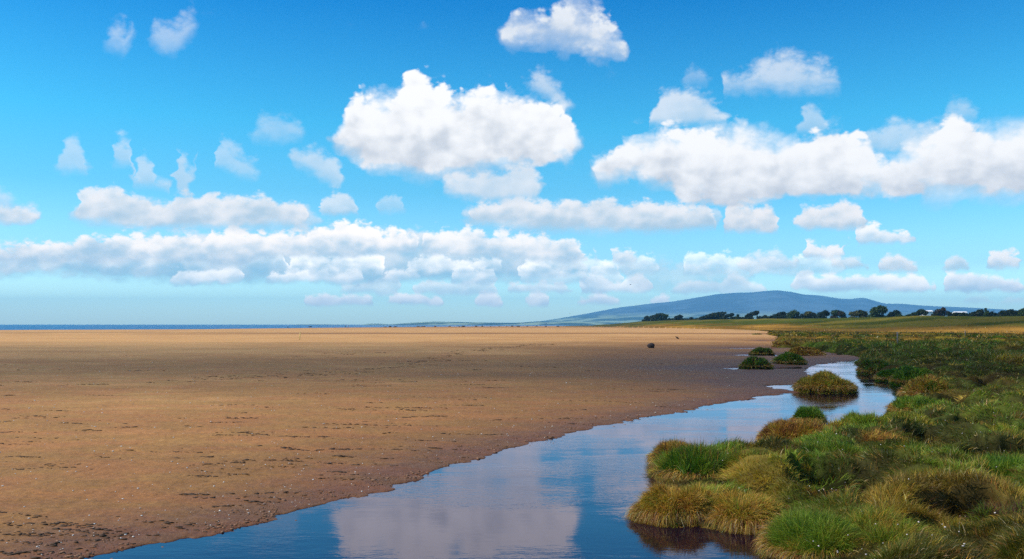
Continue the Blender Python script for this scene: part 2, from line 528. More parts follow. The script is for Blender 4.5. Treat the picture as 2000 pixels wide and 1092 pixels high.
class Mat:
    def __init__(self, name):
        self.m = bpy.data.materials.new(name)
        self.m.use_nodes = True
        self.t = self.m.node_tree
        self.n, self.l = self.t.nodes, self.t.links
        self.bsdf = self.n['Principled BSDF']
        self.out = self.n['Material Output']

    def new(self, typ, **kw):
        n = self.n.new(typ)
        for k, v in kw.items():
            setattr(n, k, v)
        return n

    def link(self, a, b):
        self.l.new(a, b)

    def noise(self, scale, detail=4, rough=0.55, vec=None, out='Fac', stretch=None):
        tc = self.new('ShaderNodeTexCoord')
        n = self.new('ShaderNodeTexNoise')
        n.inputs['Scale'].default_value = scale
        n.inputs['Detail'].default_value = detail
        n.inputs['Roughness'].default_value = rough
        src = tc.outputs['Object']
        if stretch:
            mp = self.new('ShaderNodeMapping')
            mp.inputs['Scale'].default_value = stretch
            self.link(src, mp.inputs['Vector'])
            src = mp.outputs[0]
        self.link(src, n.inputs['Vector'])
        return n.outputs[out]

    def rng(self, v, a, b, lo=0.0, hi=1.0, smooth=True):
        n = self.new('ShaderNodeMapRange')
        if smooth:
            n.interpolation_type = 'SMOOTHSTEP'
        self.link(v, n.inputs['Value'])
        n.inputs['From Min'].default_value = a
        n.inputs['From Max'].default_value = b
        n.inputs['To Min'].default_value = lo
        n.inputs['To Max'].default_value = hi
        return n.outputs[0]

    def mix(self, f, a, b, blend='MIX'):
        n = self.new('ShaderNodeMix', data_type='RGBA', blend_type=blend)
        for s, v in ((n.inputs[0], f), (n.inputs[6], a), (n.inputs[7], b)):
            if isinstance(v, bpy.types.NodeSocket):
                self.link(v, s)
            elif isinstance(v, (tuple, list)):
                s.default_value = (*v[:3], 1)
            else:
                s.default_value = v
        return n.outputs[2]

    def math(self, op, a, b=0.0):
        n = self.new('ShaderNodeMath', operation=op)
        for s, v in ((n.inputs[0], a), (n.inputs[1], b)):
            if isinstance(v, bpy.types.NodeSocket):
                self.link(v, s)
            else:
                s.default_value = v
        return n.outputs[0]

    def attr(self, name, out='Color'):
        n = self.new('ShaderNodeAttribute')
        n.attribute_name = name
        return n.outputs[out]

    def base(self, v, rough=0.8, spec=0.3):
        if isinstance(v, bpy.types.NodeSocket):
            self.link(v, self.bsdf.inputs['Base Color'])
        else:
            self.bsdf.inputs['Base Color'].default_value = (*v, 1)
        if isinstance(rough, bpy.types.NodeSocket):
            self.link(rough, self.bsdf.inputs['Roughness'])
        else:
            self.bsdf.inputs['Roughness'].default_value = rough
        self.bsdf.inputs['Specular IOR Level'].default_value = spec
        return self

    def bump(self, h, dist, strength=1.0):
        b = self.new('ShaderNodeBump')
        b.inputs['Distance'].default_value = dist
        b.inputs['Strength'].default_value = strength
        self.link(h, b.inputs['Height'])
        self.link(b.outputs[0], self.bsdf.inputs['Normal'])
        return self


def simple_mat(name, col, rough=0.8, var=0.35, scale=6.0, spec=0.3, bump=0.0):
    m = Mat(name)
    n = m.noise(scale, 5)
    lo = tuple(v * (1 - var) for v in col)
    hi = tuple(min(1, v * (1 + var)) for v in col)
    m.base(m.mix(m.rng(n, 0.3, 0.7), lo, hi), rough, spec)
    if bump:
        m.bump(n, bump)
    return m.m


# ------------------------------------------------------------------ materials
ms = Mat('sand')
wet_shade = ms.attr('wet_shade', 'Fac')
big = ms.noise(0.12, 5, 0.6, stretch=(0.5, 1, 1))
mid = ms.noise(1.3, 6, 0.65, stretch=(0.55, 1, 1))
fin = ms.noise(38, 4, 0.7)
grain = ms.noise(9, 5, 0.75)
w2 = ms.math('ADD', wet_shade, ms.math('MULTIPLY', ms.math('SUBTRACT', mid, 0.5), 0.55))
w2 = ms.math('ADD', w2, ms.math('MULTIPLY', ms.math('SUBTRACT', big, 0.5), 0.5))
n_ = ms.new('ShaderNodeValToRGB')
ms.link(w2, n_.inputs[0])
rr = n_.color_ramp
rr.elements[0].position, rr.elements[0].color = 0.02, (0.610, 0.322, 0.118, 1)
rr.elements[1].position, rr.elements[1].color = 1.0, (0.172, 0.072, 0.026, 1)
for p, cc_ in ((0.35, (0.385, 0.180, 0.058)), (0.62, (0.275, 0.122, 0.036))):
    e = rr.elements.new(p)
    e.color = (*cc_, 1)
sc_ = ms.mix(ms.rng(fin, 0.30, 0.72, 0.0, 1.0), (0.70, 0.70, 0.72), (1.22, 1.2, 1.12))
sc2 = ms.mix(ms.rng(grain, 0.3, 0.7), (0.80, 0.78, 0.80), (1.16, 1.14, 1.05))
pat = ms.noise(0.9, 5, 0.65, stretch=(0.6, 1, 1), out='Color')
ps = ms.new('ShaderNodeSeparateColor')
ms.link(pat, ps.inputs[0])
sc3 = ms.mix(ms.rng(ps.outputs[0], 0.40, 0.62), (0.95, 1.03, 0.95), (1.03, 0.985, 1.0))
ms.base(ms.mix(1.0, ms.mix(1.0, ms.mix(1.0, n_.outputs[0], sc_, 'MULTIPLY'), sc2, 'MULTIPLY'), sc3, 'MULTIPLY'), ms.rng(w2, 0.2, 1.1, 0.95, 0.6), 0.25)
ms.bump(ms.math('ADD', ms.math('MULTIPLY', grain, 1.0), ms.math('MULTIPLY', fin, 0.35)), 0.022, 0.8)
M_SAND = ms.m

mg = Mat('marsh_ground')
gcol = mg.attr('col')
gn = mg.noise(3.0, 6, 0.7)
mg.base(mg.mix(1.0, gcol, mg.mix(mg.rng(gn, 0.3, 0.7), (0.55, 0.55, 0.55), (1.35, 1.35, 1.3)), 'MULTIPLY'), 1.0, 0.0)
mg.bump(gn, 0.08)
M_MARSH = mg.m

mgr = Mat('grass_blade')
gc = mgr.attr('col')
mgr.base(gc, 0.55, 0.25)
tr = mgr.new('ShaderNodeBsdfTranslucent')
mgr.link(mgr.mix(1.0, gc, (1.15, 1.2, 0.7), 'MULTIPLY'), tr.inputs['Color'])
mx = mgr.new('ShaderNodeMixShader')
mx.inputs[0].default_value = 0.32
mgr.link(mgr.bsdf.outputs[0], mx.inputs[1])
mgr.link(tr.outputs[0], mx.inputs[2])
mgr.link(mx.outputs[0], mgr.out.inputs['Surface'])
M_GRASS = mgr.m

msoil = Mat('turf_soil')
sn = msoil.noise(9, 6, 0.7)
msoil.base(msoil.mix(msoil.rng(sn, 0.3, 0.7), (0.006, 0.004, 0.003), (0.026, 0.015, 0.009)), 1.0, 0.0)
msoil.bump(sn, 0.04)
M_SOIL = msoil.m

mw = Mat('creek_water')
rip = mw.noise(7.0, 3, 0.55, stretch=(0.45, 1.0, 1))
rip2 = mw.noise(26.0, 2, 0.5, stretch=(0.5, 1.0, 1))
patch = mw.rng(mw.noise(0.5, 2, 0.5, stretch=(0.5, 1, 1)), 0.42, 0.66, 0.15, 1.5)
# peaty water: a dark body under a tinted mirror
mw.n.remove(mw.bsdf)
wb = mw.new('ShaderNodeBump')
wb.inputs['Distance'].default_value = 0.0036
mw.link(mw.math('MULTIPLY', mw.math('ADD', rip, mw.math('MULTIPLY', rip2, 0.22)), patch), wb.inputs['Height'])
wd = mw.new('ShaderNodeBsdfDiffuse')
wd.inputs['Color'].default_value = (0.008, 0.003, 0.010, 1)
wg = mw.new('ShaderNodeBsdfGlossy')
wg.inputs['Color'].default_value = (0.92, 0.87, 1.0, 1)
wg.inputs['Roughness'].default_value = 0.035
wf = mw.new('ShaderNodeFresnel')
wf.inputs['IOR'].default_value = 1.46
for nd in (wg, wf):
    mw.link(wb.outputs[0], nd.inputs['Normal'])
wm = mw.new('ShaderNodeMixShader')
mw.link(wf.outputs[0], wm.inputs[0])
mw.link(wd.outputs[0], wm.inputs[1])
mw.link(wg.outputs[0], wm.inputs[2])
mw.link(wm.outputs[0], mw.out.inputs['Surface'])
M_WATER = mw.m

msea = Mat('sea_water')
sr = msea.noise(0.25, 5, 0.7, stretch=(0.3, 1, 1))
msea.base(msea.mix(msea.rng(sr, 0.35, 0.65), (0.012, 0.085, 0.20), (0.03, 0.13, 0.26)), 0.35, 0.35)
msea.bump(sr, 0.5)
M_SEA = msea.m

mh = Mat('hazy_heather_hill')
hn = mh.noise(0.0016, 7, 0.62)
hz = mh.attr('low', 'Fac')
hc = mh.mix(mh.rng(hn, 0.42, 0.60), (0.040, 0.085, 0.14), (0.09, 0.15, 0.21))  # blue of the distant haze mixed into the heather colour
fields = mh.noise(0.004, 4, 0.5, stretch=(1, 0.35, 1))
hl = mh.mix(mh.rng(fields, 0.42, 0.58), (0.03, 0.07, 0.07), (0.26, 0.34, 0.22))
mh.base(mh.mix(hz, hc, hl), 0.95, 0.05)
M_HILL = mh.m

mleaf = Mat('leaf')
lc = mleaf.attr('col')
mleaf.base(lc, 0.6, 0.2)
tr = mleaf.new('ShaderNodeBsdfTranslucent')
mleaf.link(lc, tr.inputs['Color'])
mx = mleaf.new('ShaderNodeMixShader')
mx.inputs[0].default_value = 0.25
mleaf.link(mleaf.bsdf.outputs[0], mx.inputs[1])
mleaf.link(tr.outputs[0], mx.inputs[2])
mleaf.link(mx.outputs[0], mleaf.out.inputs['Surface'])
M_LEAF = mleaf.m
M_BARK = simple_mat('bark', (0.07, 0.05, 0.035), 0.9, bump=0.02)
M_SCRAP = simple_mat('debris', (0.075, 0.040, 0.018), 0.8, scale=30)
M_SHELL = simple_mat('shell', (0.78, 0.72, 0.62), 0.5, 0.2, 60)
M_STONE = simple_mat('dark_stone', (0.045, 0.030, 0.026), 0.9, 0.5, 8, bump=0.02)
M_ROCK = simple_mat('shore_rock', (0.030, 0.028, 0.030), 0.9, 0.4, 2)
M_YELLOW = simple_mat('yellow_paint', (0.80, 0.62, 0.20), 0.6, 0.15, 9)
M_WOOD = simple_mat('weathered_wood', (0.16, 0.15, 0.14), 0.9, 0.35, 12)
M_DRIFT = simple_mat('driftwood', (0.035, 0.026, 0.020), 0.9, 0.4, 14)
M_WHITE = simple_mat('white_wall', (0.80, 0.80, 0.78), 0.8, 0.06, 1)
M_SLATE = simple_mat('slate_roof', (0.12, 0.12, 0.13), 0.7, 0.2, 2)
M_GLASS = simple_mat('window_glass', (0.03, 0.035, 0.04), 0.1, 0.1, 2, 0.5)
M_DARKCLOTH = simple_mat('dark_cloth', (0.02, 0.02, 0.03), 0.9)
M_SKIN = simple_mat('skin', (0.45, 0.28, 0.20), 0.6, 0.1)
M_HAIR = simple_mat('hair', (0.03, 0.02, 0.015), 0.8)
M_PALECLOTH = simple_mat('pale_cloth', (0.55, 0.57, 0.62), 0.9)
M_BIRD = simple_mat('dark_feathers', (0.03, 0.03, 0.035), 0.8)
M_PETAL = simple_mat('petal', (0.62, 0.52, 0.46), 0.7, 0.15, 40)

# ------------------------------------------------------------------ ground: creek, sand and marsh in one height field
CREEK_PX = [(-420, 1330), (-60, 1165), (160, 1091), (250, 1072), (330, 1056), (430, 1040), (500, 1021), (560, 1003), (620, 986), (690, 972), (780, 950), (830, 930), (870, 912), (930, 896), (1000, 873),
            (1070, 858), (1130, 841), (1200, 828), (1260, 816), (1330, 805), (1400, 789), (1460, 780), (1500, 773), (1540, 768.5), (1572, 766), (1545, 763), (1515, 759), (1492, 754.5), (1525, 752), (1560, 750),
            (1580, 740), (1576, 728), (1570, 721.5), (1585, 715), (1596, 711), (1617, 711), (1634, 708), (1662, 704.5),
            (1700, 700), (1800, 740), (1840, 790), (1800, 850), (1700, 900), (1600, 1000), (1700, 1330)]
MARSH_PX = [(1480, 1400), (1496, 1100), (1502, 1046), (1440, 1037), (1396, 1034), (1348, 1025), (1310, 1018), (1250, 1018), (1238, 1006), (1262, 998), (1320, 990), (1380, 984), (1330, 966), (1292, 952), (1274, 930), (1268, 912),
            (1290, 899), (1380, 887), (1468, 882), (1478, 868), (1545, 850), (1552, 832), (1580, 827), (1606, 834), (1612, 848), (1632, 856), (1690, 842), (1716, 825), (1730, 808), (1737, 791), (1764, 779),
            (1763, 757), (1741, 747), (1716, 742), (1698, 731), (1679, 717), (1666, 709), (1690, 702), (1672, 698), (1640, 692), (1616, 690), (1582, 685), (1560, 681), (1516, 680), (1508, 672), (1520, 660),
            (1497, 655), (1502, 649), (1470, 645.5), (1400, 643.5), (1300, 641.6), (1220, 640.2), (1150, 638.6), (1080, 637.4)]
POOLS_PX = [[(1403, 720.5), (1420, 718.2), (1440, 718), (1512, 719), (1512, 723), (1440, 722.5)],
            [(1424, 694), (1440, 692.6), (1462, 692.4), (1520, 693), (1524, 696), (1462, 695.4)],
            [(1610, 694), (1640, 691.8), (1664, 691.5), (1666, 693.5), (1640, 694.3)],
            [(1510, 718), (1560, 716.8), (1576, 718), (1560, 721.5), (1510, 721)],
            [(1480, 666), (1500, 665.2), (1512, 665.2), (1510, 667), (1490, 667)],
            [(1400, 681.2), (1450, 680.2), (1512, 680), (1512, 681.3), (1450, 682)]]
CREEK = [g0(*p) for p in CREEK_PX]
POOLS = [[g0(*p) for p in q] for q in POOLS_PX]
MARSH = [g0(*p) for p in MARSH_PX] + [(200, 2600), (4000, 3000), (4000, -60), (40, -60), (4, -4), (2.0, 3.0)]

RIDGE = np.array([(1040, 637.0, 1900), (1100, 636.6, 1600), (1150, 635.6, 1300), (1200, 632.5, 1100), (1250, 627.5, 950), (1300, 625.8, 880), (1400, 624.2, 760), (1500, 622.6, 680), (1600, 621.8, 620), (1700, 620.5, 570),
                  (1800, 617.5, 520), (1900, 619.5, 480), (2000, 619, 450), (2200, 615, 420), (2600, 610, 400)], float)


def ridge_at(px):
    row = np.interp(px, RIDGE[:, 0], RIDGE[:, 1])
    D = np.interp(px, RIDGE[:, 0], RIDGE[:, 2])
    return CAM_H + (634.0 - row) / F * D, D


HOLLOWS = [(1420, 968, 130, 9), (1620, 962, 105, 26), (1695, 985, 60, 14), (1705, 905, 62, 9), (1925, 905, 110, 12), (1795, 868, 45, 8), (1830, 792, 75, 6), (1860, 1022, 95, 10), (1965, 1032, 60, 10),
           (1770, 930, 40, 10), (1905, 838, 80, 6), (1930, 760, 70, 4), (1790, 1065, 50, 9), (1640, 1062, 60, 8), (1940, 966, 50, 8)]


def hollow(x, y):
    """muddy, shaded hollows between the tussocks, 1 inside"""
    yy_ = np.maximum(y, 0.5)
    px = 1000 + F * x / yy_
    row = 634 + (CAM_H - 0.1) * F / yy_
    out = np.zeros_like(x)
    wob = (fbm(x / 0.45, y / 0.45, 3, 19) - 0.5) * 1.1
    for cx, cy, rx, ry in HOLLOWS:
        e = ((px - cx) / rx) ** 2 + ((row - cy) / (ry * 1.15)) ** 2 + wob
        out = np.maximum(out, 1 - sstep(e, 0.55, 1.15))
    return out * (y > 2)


def cells(x, y, size, seed):
    """nearest tussock centre: distance, offset (in tussock sizes) and two random numbers"""
    wx = x / size + (fbm(x / (size * 0.6), y / (size * 0.6), 2, seed + 3) - 0.5) * 0.55
    wy = y / size + (fbm(x / (size * 0.6) + 40, y / (size * 0.6), 2, seed + 5) - 0.5) * 0.55
    ix, iy = np.floor(wx), np.floor(wy)
    best = np.full(x.shape, 9.0)
    ox, oy, h1, h2 = np.zeros_like(x), np.zeros_like(x), np.zeros_like(x), np.zeros_like(x)
    for a in (-1, 0, 1):
        for b in (-1, 0, 1):
            cx, cy = ix + a, iy + b
            px_, py_ = cx + 0.15 + 0.7 * hash2(cx, cy, seed), cy + 0.15 + 0.7 * hash2(cx, cy, seed + 1)
            dx, dy = wx - px_, wy - py_
            k = (0.85 + 0.4 * hash2(cx, cy, seed + 2))
            d = np.hypot(dx, dy) * k
            m = d < best
            best = np.where(m, d, best)
            ox, oy = np.where(m, dx, ox), np.where(m, dy, oy)
            h1, h2 = np.where(m, hash2(cx, cy, seed + 7), h1), np.where(m, hash2(cx, cy, seed + 8), h2)
    return best, ox, oy, h1, h2


def marsh_cells(x, y):
    d = np.hypot(x, y)
    near, far = cells(x, y, 1.05, 401), cells(x, y, 3.4, 431)
    w = d < 42
    return [np.where(w, a, b) for a, b in zip(near, far)]


def hummock(x, y):
    d = np.hypot(x, y)
    f1, ox, oy, h1, h2 = marsh_cells(x, y)
    dome = np.clip(1 - (f1 / 0.66) ** 3.0, 0, 1) * (0.55 + 0.7 * h1)
    lump = 0.75 + 0.5 * fbm(x / 0.4, y / 0.4, 2, 11)
    near = dome * lump * (1 - hollow(x, y))
    far = dome
    vfar = fbm(x / 14.0, y / 14.0, 3, 29) - 0.45
    a, b = sstep(d, 35, 60), sstep(d, 180, 300)
    return near * 0.33 * (1 - a) + far * 0.60 * a * (1 - b) + vfar * 0.9 * b


def terrain(x, y, detail=True):
    """height, marsh distance, creek distance"""
    d = np.hypot(x, y)
    px = 1000 + F * x / np.maximum(y, 0.05)
    px = np.where(y > 0.5, px, np.where(x > 0, 2600, -600))
    m = poly_sdist(MARSH, x, y)
    near = d < 200
    s = np.full(x.shape, 60.0)
    xn, yn = x[near], y[near]
    wob = (fbm(xn / 0.5, yn / 0.5, 4, 5) - 0.5)
    sc = -poly_sdist(CREEK, xn, yn)
    sc = sc + wob * np.clip(0.35 + 0.012 * d[near], 0, 1.0)
    for q in POOLS:
        sc = np.minimum(sc, -poly_sdist(q, xn, yn) + wob * 0.8 + 0.1)
    s[near] = sc
    zo = 0.006 + 0.21 * (1 - np.exp(-np.maximum(s, 0) / 7.0)) + 0.03 * (1 - np.exp(-np.maximum(s, 0) / 0.25))
    zi = -0.30 * (1 - np.exp(np.minimum(s, 0) / 0.45))
    z = np.where(s > 0, zo, zi)
    if detail:
        fade = 1 - sstep(d, 40, 140)
        rough = (fbm(x / 0.16, y / 0.16, 3, 31) - 0.5) * 0.030 + (fbm(x / 0.9, y / 0.5, 3, 37) - 0.5) * 0.050
        z = z + rough * fade * sstep(s, -0.3, 0.6) * 0.8
        z = z + (fbm(x / 26, y / 14, 3, 41) - 0.5) * 0.16 * sstep(s, 2, 14)
    # the sand sinks under the sea far out
    Dsea = np.interp(px, [-600, 0, 400, 560, 760, 900, 1100, 1250], [470, 480, 510, 640, 860, 1100, 1600, 5000])
    z = z - 1.0 * sstep(d, Dsea * 0.80, Dsea * 1.35)
    # marsh
    mm = np.where(m > 0, m, 0)
    zr, D = ridge_at(px)
    t = np.clip((d - 0.55 * D) / (0.45 * D), 0, 1.25)
    rise = np.where(t < 1, t * t * (3 - 2 * t), 1 - (t - 1) * 1.5) * (zr - 0.5)
    after = sstep(d, D * 1.25, D * 2.2)
    mz = 0.05 + 0.11 * sstep(mm, 0.0, 0.7) * (1 - hollow(x, y)) + hummock(x, y) * (sstep(mm, 0.05, 0.9) * sstep(d, 28, 45) + sstep(mm, 0.5, 1.5) * (1 - sstep(d, 28, 45))) + rise * (1 - after) - after * 2.5
    z = np.where(m > 0, np.maximum(z * 0.0 + mz, 0.0), z)
    return z, m, s


def ground_z(x, y):
    return float(terrain(np.array([float(x)]), np.array([float(y)]))[0][0])


def on_ground(px, row):
    """point of the terrain seen at a pixel"""
    z = 0.15
    for _ in range(12):
        x, y = g0(px, row, z)
        z = 0.5 * z + 0.5 * min(ground_z(x, y), 2.0)
    return Vector((x, y, ground_z(x, y)))


# grid: dense where the beach is seen, coarse elsewhere
az_d = np.linspace(-35, 35, 1050)
az_c1 = -35 - np.cumsum(np.geomspace(0.3, 16, 26))
az_c1 = az_c1[az_c1 > -179]
az_c2 = -az_c1
azs = np.radians(np.concatenate([az_c1[::-1], az_d, az_c2]))
inv = np.linspace(1 / 7.5, 1 / 160.0, 640)
ds = np.concatenate([[0.6, 1.5, 3.0, 4.5, 6.0, 7.0], 1 / inv, np.geomspace(163, 2600, 110), np.geomspace(3000, 60000, 14)])
AZg, Dg = np.meshgrid(azs, ds)
gx, gy = Dg * np.sin(AZg), Dg * np.cos(AZg)
gz, gm, gs = terrain(gx.ravel(), gy.ravel())
nr, nc = gx.shape
ii = np.arange(nr * nc).reshape(nr, nc)
quads = np.stack([ii[:-1, :-1], ii[:-1, 1:], ii[1:, 1:], ii[1:, :-1]], -1).reshape(-1, 4)
# close the seam behind the camera
seam = np.stack([ii[:-1, -1], ii[:-1, 0], ii[1:, 0], ii[1:, -1]], -1)
quads = np.concatenate([quads, seam])
V = np.stack([gx.ravel(), gy.ravel(), gz], 1)
is_marsh = (gm[quads] > 0).sum(1) >= 2


def sub_mesh(name, q, mat, attrs):
    used = np.unique(q)
    remap = np.full(len(V), -1, np.int64)
    remap[used] = np.arange(len(used))
    return np_mesh(name, V[used], [remap[q]], mat, smooth=True, attrs={k: v[used] for k, v in attrs.items()})


dd = Dg.ravel()
xx, yy = gx.ravel(), gy.ravel()
wetn = fbm(xx / 9, yy / 5, 4, 51)
s_ = np.maximum(gs, 0)
wet_shade_a = 0.62 * np.exp(-s_ / 1.2) + 0.30 * np.exp(-s_ / 12.0) + 0.30 * np.exp(-s_ / 45.0) + (wetn - 0.5) * 0.35
mudflat = sstep(xx, -2, 18) * (1 - sstep(dd, 60, 130)) * sstep(dd, 20, 36)
wet_shade_a = wet_shade_a + 0.34 * mudflat + 0.14 * sstep(dd, 30, 42) * (1 - sstep(dd, 58, 80))  # last term paints the cloud-shadow band browner, on top of real wetness
runnel = np.exp(-((dd - 235 - 25 * (fbm(xx / 90, yy / 90, 2, 77) - 0.5)) / 14.0) ** 2)
wet_shade_a = wet_shade_a + 0.55 * runnel * sstep(xx, -110, -40)
wet_shade_a = np.where(dd > 160, np.minimum(wet_shade_a, 0.9), wet_shade_a)
shorewet = sstep(dd, 520, 640) * 0.4
sand = kind(sub_mesh('sand', quads[~is_marsh], M_SAND, {'wet_shade': np.clip(wet_shade_a + shorewet * 0.5, 0, 1.1)}), 'structure')

# marsh ground colours
PAL = {'G': (0.040, 0.110, 0.008), 'L': (0.190, 0.255, 0.020), 'O': (0.240, 0.205, 0.020), 'Y': (0.520, 0.300, 0.045), 'B': (0.250, 0.105, 0.026), 'P': (0.090, 0.038, 0.030), 'S': (0.62, 0.48, 0.23)}
PAL = {k: np.array(v) for k, v in PAL.items()}


def marsh_mix(x, y):
    """albedo of the vegetation at a place"""
    d = np.hypot(x, y)
    far = sstep(d, 70, 170)[:, None]
    n1 = fbm(x / 2.6, y / 1.7, 4, 61)
    n1f = fbm(x / 6.5, y / 9.0, 4, 63)
    n1 = n1 * (1 - far[:, 0]) + n1f * far[:, 0]
    n2 = fbm(x / 0.9 + 7, y / 0.7, 3, 67)
    n3 = fbm(x / 22, y / 26, 3, 71)
    f1, ox, oy, h1, h2 = marsh_cells(x, y)
    n1 = n1 + 0.36 * (h2 - 0.5)
    gold = sstep(n1 + 0.25 * (n2 - 0.5) + 0.17 * far[:, 0], 0.55, 0.74)[:, None]
    green = PAL['G'] * (0.45 + 0.3 * far) + PAL['L'] * (0.55 - 0.38 * far)
    green = green * (1.25 - 0.5 * n2[:, None])
    c_ = green * (1 - gold) + (PAL['O'] * 0.65 + PAL['Y'] * 0.35) * gold
    n4 = fbm(x / 1.1 + 31, y / 0.8, 3, 73)
    c_ = c_ * ((0.35 + 1.0 * sstep(n4, 0.34, 0.66)) * (0.60 + 0.75 * h1))[:, None]
    c_ = c_ * (1 - 0.45 * far) * (1 - 0.34 * sstep(d, 22, 40))[:, None]
    br = (sstep(n3, 0.46, 0.60) * (0.14 + 0.58 * far[:, 0]))[:, None]
    c_ = c_ * (1 - br) + (PAL['B'] * 0.7 + PAL['Y'] * 0.3) * br
    return c_


mcol = marsh_mix(xx, yy)
pxs = np.where(yy > 1, 1000 + F * xx / np.maximum(yy, 1), 2600)
zr_, D_ = ridge_at(pxs)
tt = dd / D_
bn = fbm(xx / 60, yy / 40, 4, 83)
gs_ = fbm(xx / 18, yy / 30, 4, 89)
gold_band = (sstep(tt + 0.2 * (gs_ - 0.5), 0.46, 0.60) * (1 - sstep(tt + 0.25 * (bn - 0.5), 0.68, 0.74)))[:, None]
mcol = mcol * (1 - gold_band) + (np.array((0.34, 0.175, 0.032)) * (0.10 + 1.5 * gs_[:, None])) * gold_band
green_field = sstep(tt + 0.25 * (bn - 0.5), 0.68, 0.76)[:, None]
bn2 = fbm(xx / 30, yy / 90, 4, 87)
gf = np.array((0.064, 0.076, 0.011)) * (0.35 + 1.3 * bn2[:, None])
gf = gf * (1 - 0.5 * sstep(bn, 0.5, 0.62)[:, None]) + np.array((0.26, 0.19, 0.03)) * 0.5 * sstep(bn, 0.5, 0.62)[:, None]
mcol = mcol * (1 - green_field) + gf * green_field
leftish = (1 - sstep(pxs, 1180, 1330))[:, None]
mcol = mcol * (1 - 0.5 * leftish) + np.array((0.06, 0.05, 0.03)) * 0.5 * leftish
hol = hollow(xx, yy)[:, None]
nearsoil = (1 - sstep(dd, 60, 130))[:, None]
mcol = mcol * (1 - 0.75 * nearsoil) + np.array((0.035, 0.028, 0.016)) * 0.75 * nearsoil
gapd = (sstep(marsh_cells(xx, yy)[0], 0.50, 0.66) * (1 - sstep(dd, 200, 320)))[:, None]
mcol = mcol * (1 - 0.8 * gapd) + np.array((0.006, 0.005, 0.003)) * 0.8 * gapd  # gaps between hummocks darkened in colour where shade would fall
mcol = mcol * (1 - 0.85 * hol) + np.array((0.007, 0.005, 0.004)) * 0.85 * hol  # bare mud painted near-black to carry the shade of the hollows
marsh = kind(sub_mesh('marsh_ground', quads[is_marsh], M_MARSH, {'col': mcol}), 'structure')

# ------------------------------------------------------------------ water
def sheet(name, poly, z, mat):
    bm = bmesh.new()
    bm.faces.new([bm.verts.new((p[0], p[1], z)) for p in poly])
    bmesh.ops.triangulate(bm, faces=bm.faces[:])
    return bm_mesh(name, bm, mat, smooth=False)


kind(sheet('creek_water', [(-14, 2.5), (16, 2.5), (36, 60), (52, 130), (6, 130), (6, 40), (-14, 12)], 0.0, M_WATER), 'structure')
arc = [R(a) for a in np.linspace(-80, 60, 60)]
sea_poly = [(300 * math.sin(a), 300 * math.cos(a)) for a in arc] + [(90000 * math.sin(a), 90000 * math.cos(a)) for a in reversed(arc)]
bm = bmesh.new()
n_a = len(arc)
vin = [bm.verts.new((300 * math.sin(a), 300 * math.cos(a), -0.30)) for a in arc]
vout = [bm.verts.new((60000 * math.sin(a), 60000 * math.cos(a), -0.30)) for a in arc]
for k in range(n_a - 1):
    bm.faces.new((vin[k], vin[k + 1], vout[k + 1], vout[k]))
kind(bm_mesh('sea', bm, M_SEA, smooth=False), 'structure')

# ------------------------------------------------------------------ distant hills
def hills(name, prof, d0, d1, dpk, seed, ncol, nrow, rough, low_h):
    px0, px1 = prof[0][0], prof[-1][0]
    P = np.array(prof, float)
    pxg = np.linspace(px0, px1, ncol)
    dg = np.linspace(d0, d1, nrow)
    A, Dm = np.meshgrid(pxg, dg)
    x, y = (A - 1000) / F * Dm, Dm
    rowp = np.interp(A, P[:, 0], P[:, 1])
    hpk = np.maximum((634.0 - rowp), -1.0) / F * dpk * 1.0
    t = np.where(Dm < dpk, (Dm - d0) / (dpk - d0), (d1 - Dm) / (d1 - dpk))
    shape = np.clip(t, 0, 1) ** 1.15
    n = fbm(x / (dpk * 0.16), y / (dpk * 0.16), 5, seed) - 0.5
    n2 = fbm(x / (dpk * 0.035), y / (dpk * 0.05), 4, seed + 9) - 0.5
    z = hpk * (shape + rough * (n + 0.45 * n2) * np.clip(t * 2, 0, 1) * np.clip((1 - t) * 5, 0, 1)) + hpk * 0.02 * n2 - 3
    low = 1 - sstep(z, low_h * 0.4, low_h)
    i2 = np.arange(nrow * ncol).reshape(nrow, ncol)
    q = np.stack([i2[:-1, :-1], i2[:-1, 1:], i2[1:, 1:], i2[1:, :-1]], -1).reshape(-1, 4)
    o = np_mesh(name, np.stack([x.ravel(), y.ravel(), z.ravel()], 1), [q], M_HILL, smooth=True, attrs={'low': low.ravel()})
    return kind(o, 'structure')


MOUNTAIN = [(960, 636), (1000, 634), (1050, 627.5), (1100, 619.5), (1150, 611), (1200, 601), (1250, 595), (1280, 591), (1310, 588.5), (1340, 583.5), (1370, 578.5), (1400, 573.5), (1430, 571), (1470, 570), (1500, 566.5), (1520, 565.5),
            (1545, 568), (1570, 573.5), (1600, 576), (1640, 582), (1660, 582.8), (1672, 581), (1684, 580), (1697, 582.5), (1715, 588.5), (1730, 592), (1760, 592.5), (1800, 596), (1850, 598), (1900, 600), (1950, 603),
            (2000, 606), (2100, 612), (2250, 622), (2400, 632), (2500, 636)]
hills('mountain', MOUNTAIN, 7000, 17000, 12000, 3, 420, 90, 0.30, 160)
COAST = [(540, 635), (580, 632.5), (640, 632.2), (690, 633.2), (708, 632.5), (722, 630.5), (740, 630.8), (762, 632), (790, 630), (820, 627.8), (850, 626.3), (875, 627), (910, 627.6), (950, 628.5), (1000, 629), (1030, 627.5), (1052, 626),
         (1080, 627.5), (1110, 626.5), (1150, 627), (1200, 628.5), (1300, 630), (1400, 632), (1500, 635)]
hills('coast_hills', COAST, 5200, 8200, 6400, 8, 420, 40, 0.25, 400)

# ------------------------------------------------------------------ grass
def unit(v):
    return v / np.maximum(np.linalg.norm(v, axis=1, keepdims=True), 1e-9)


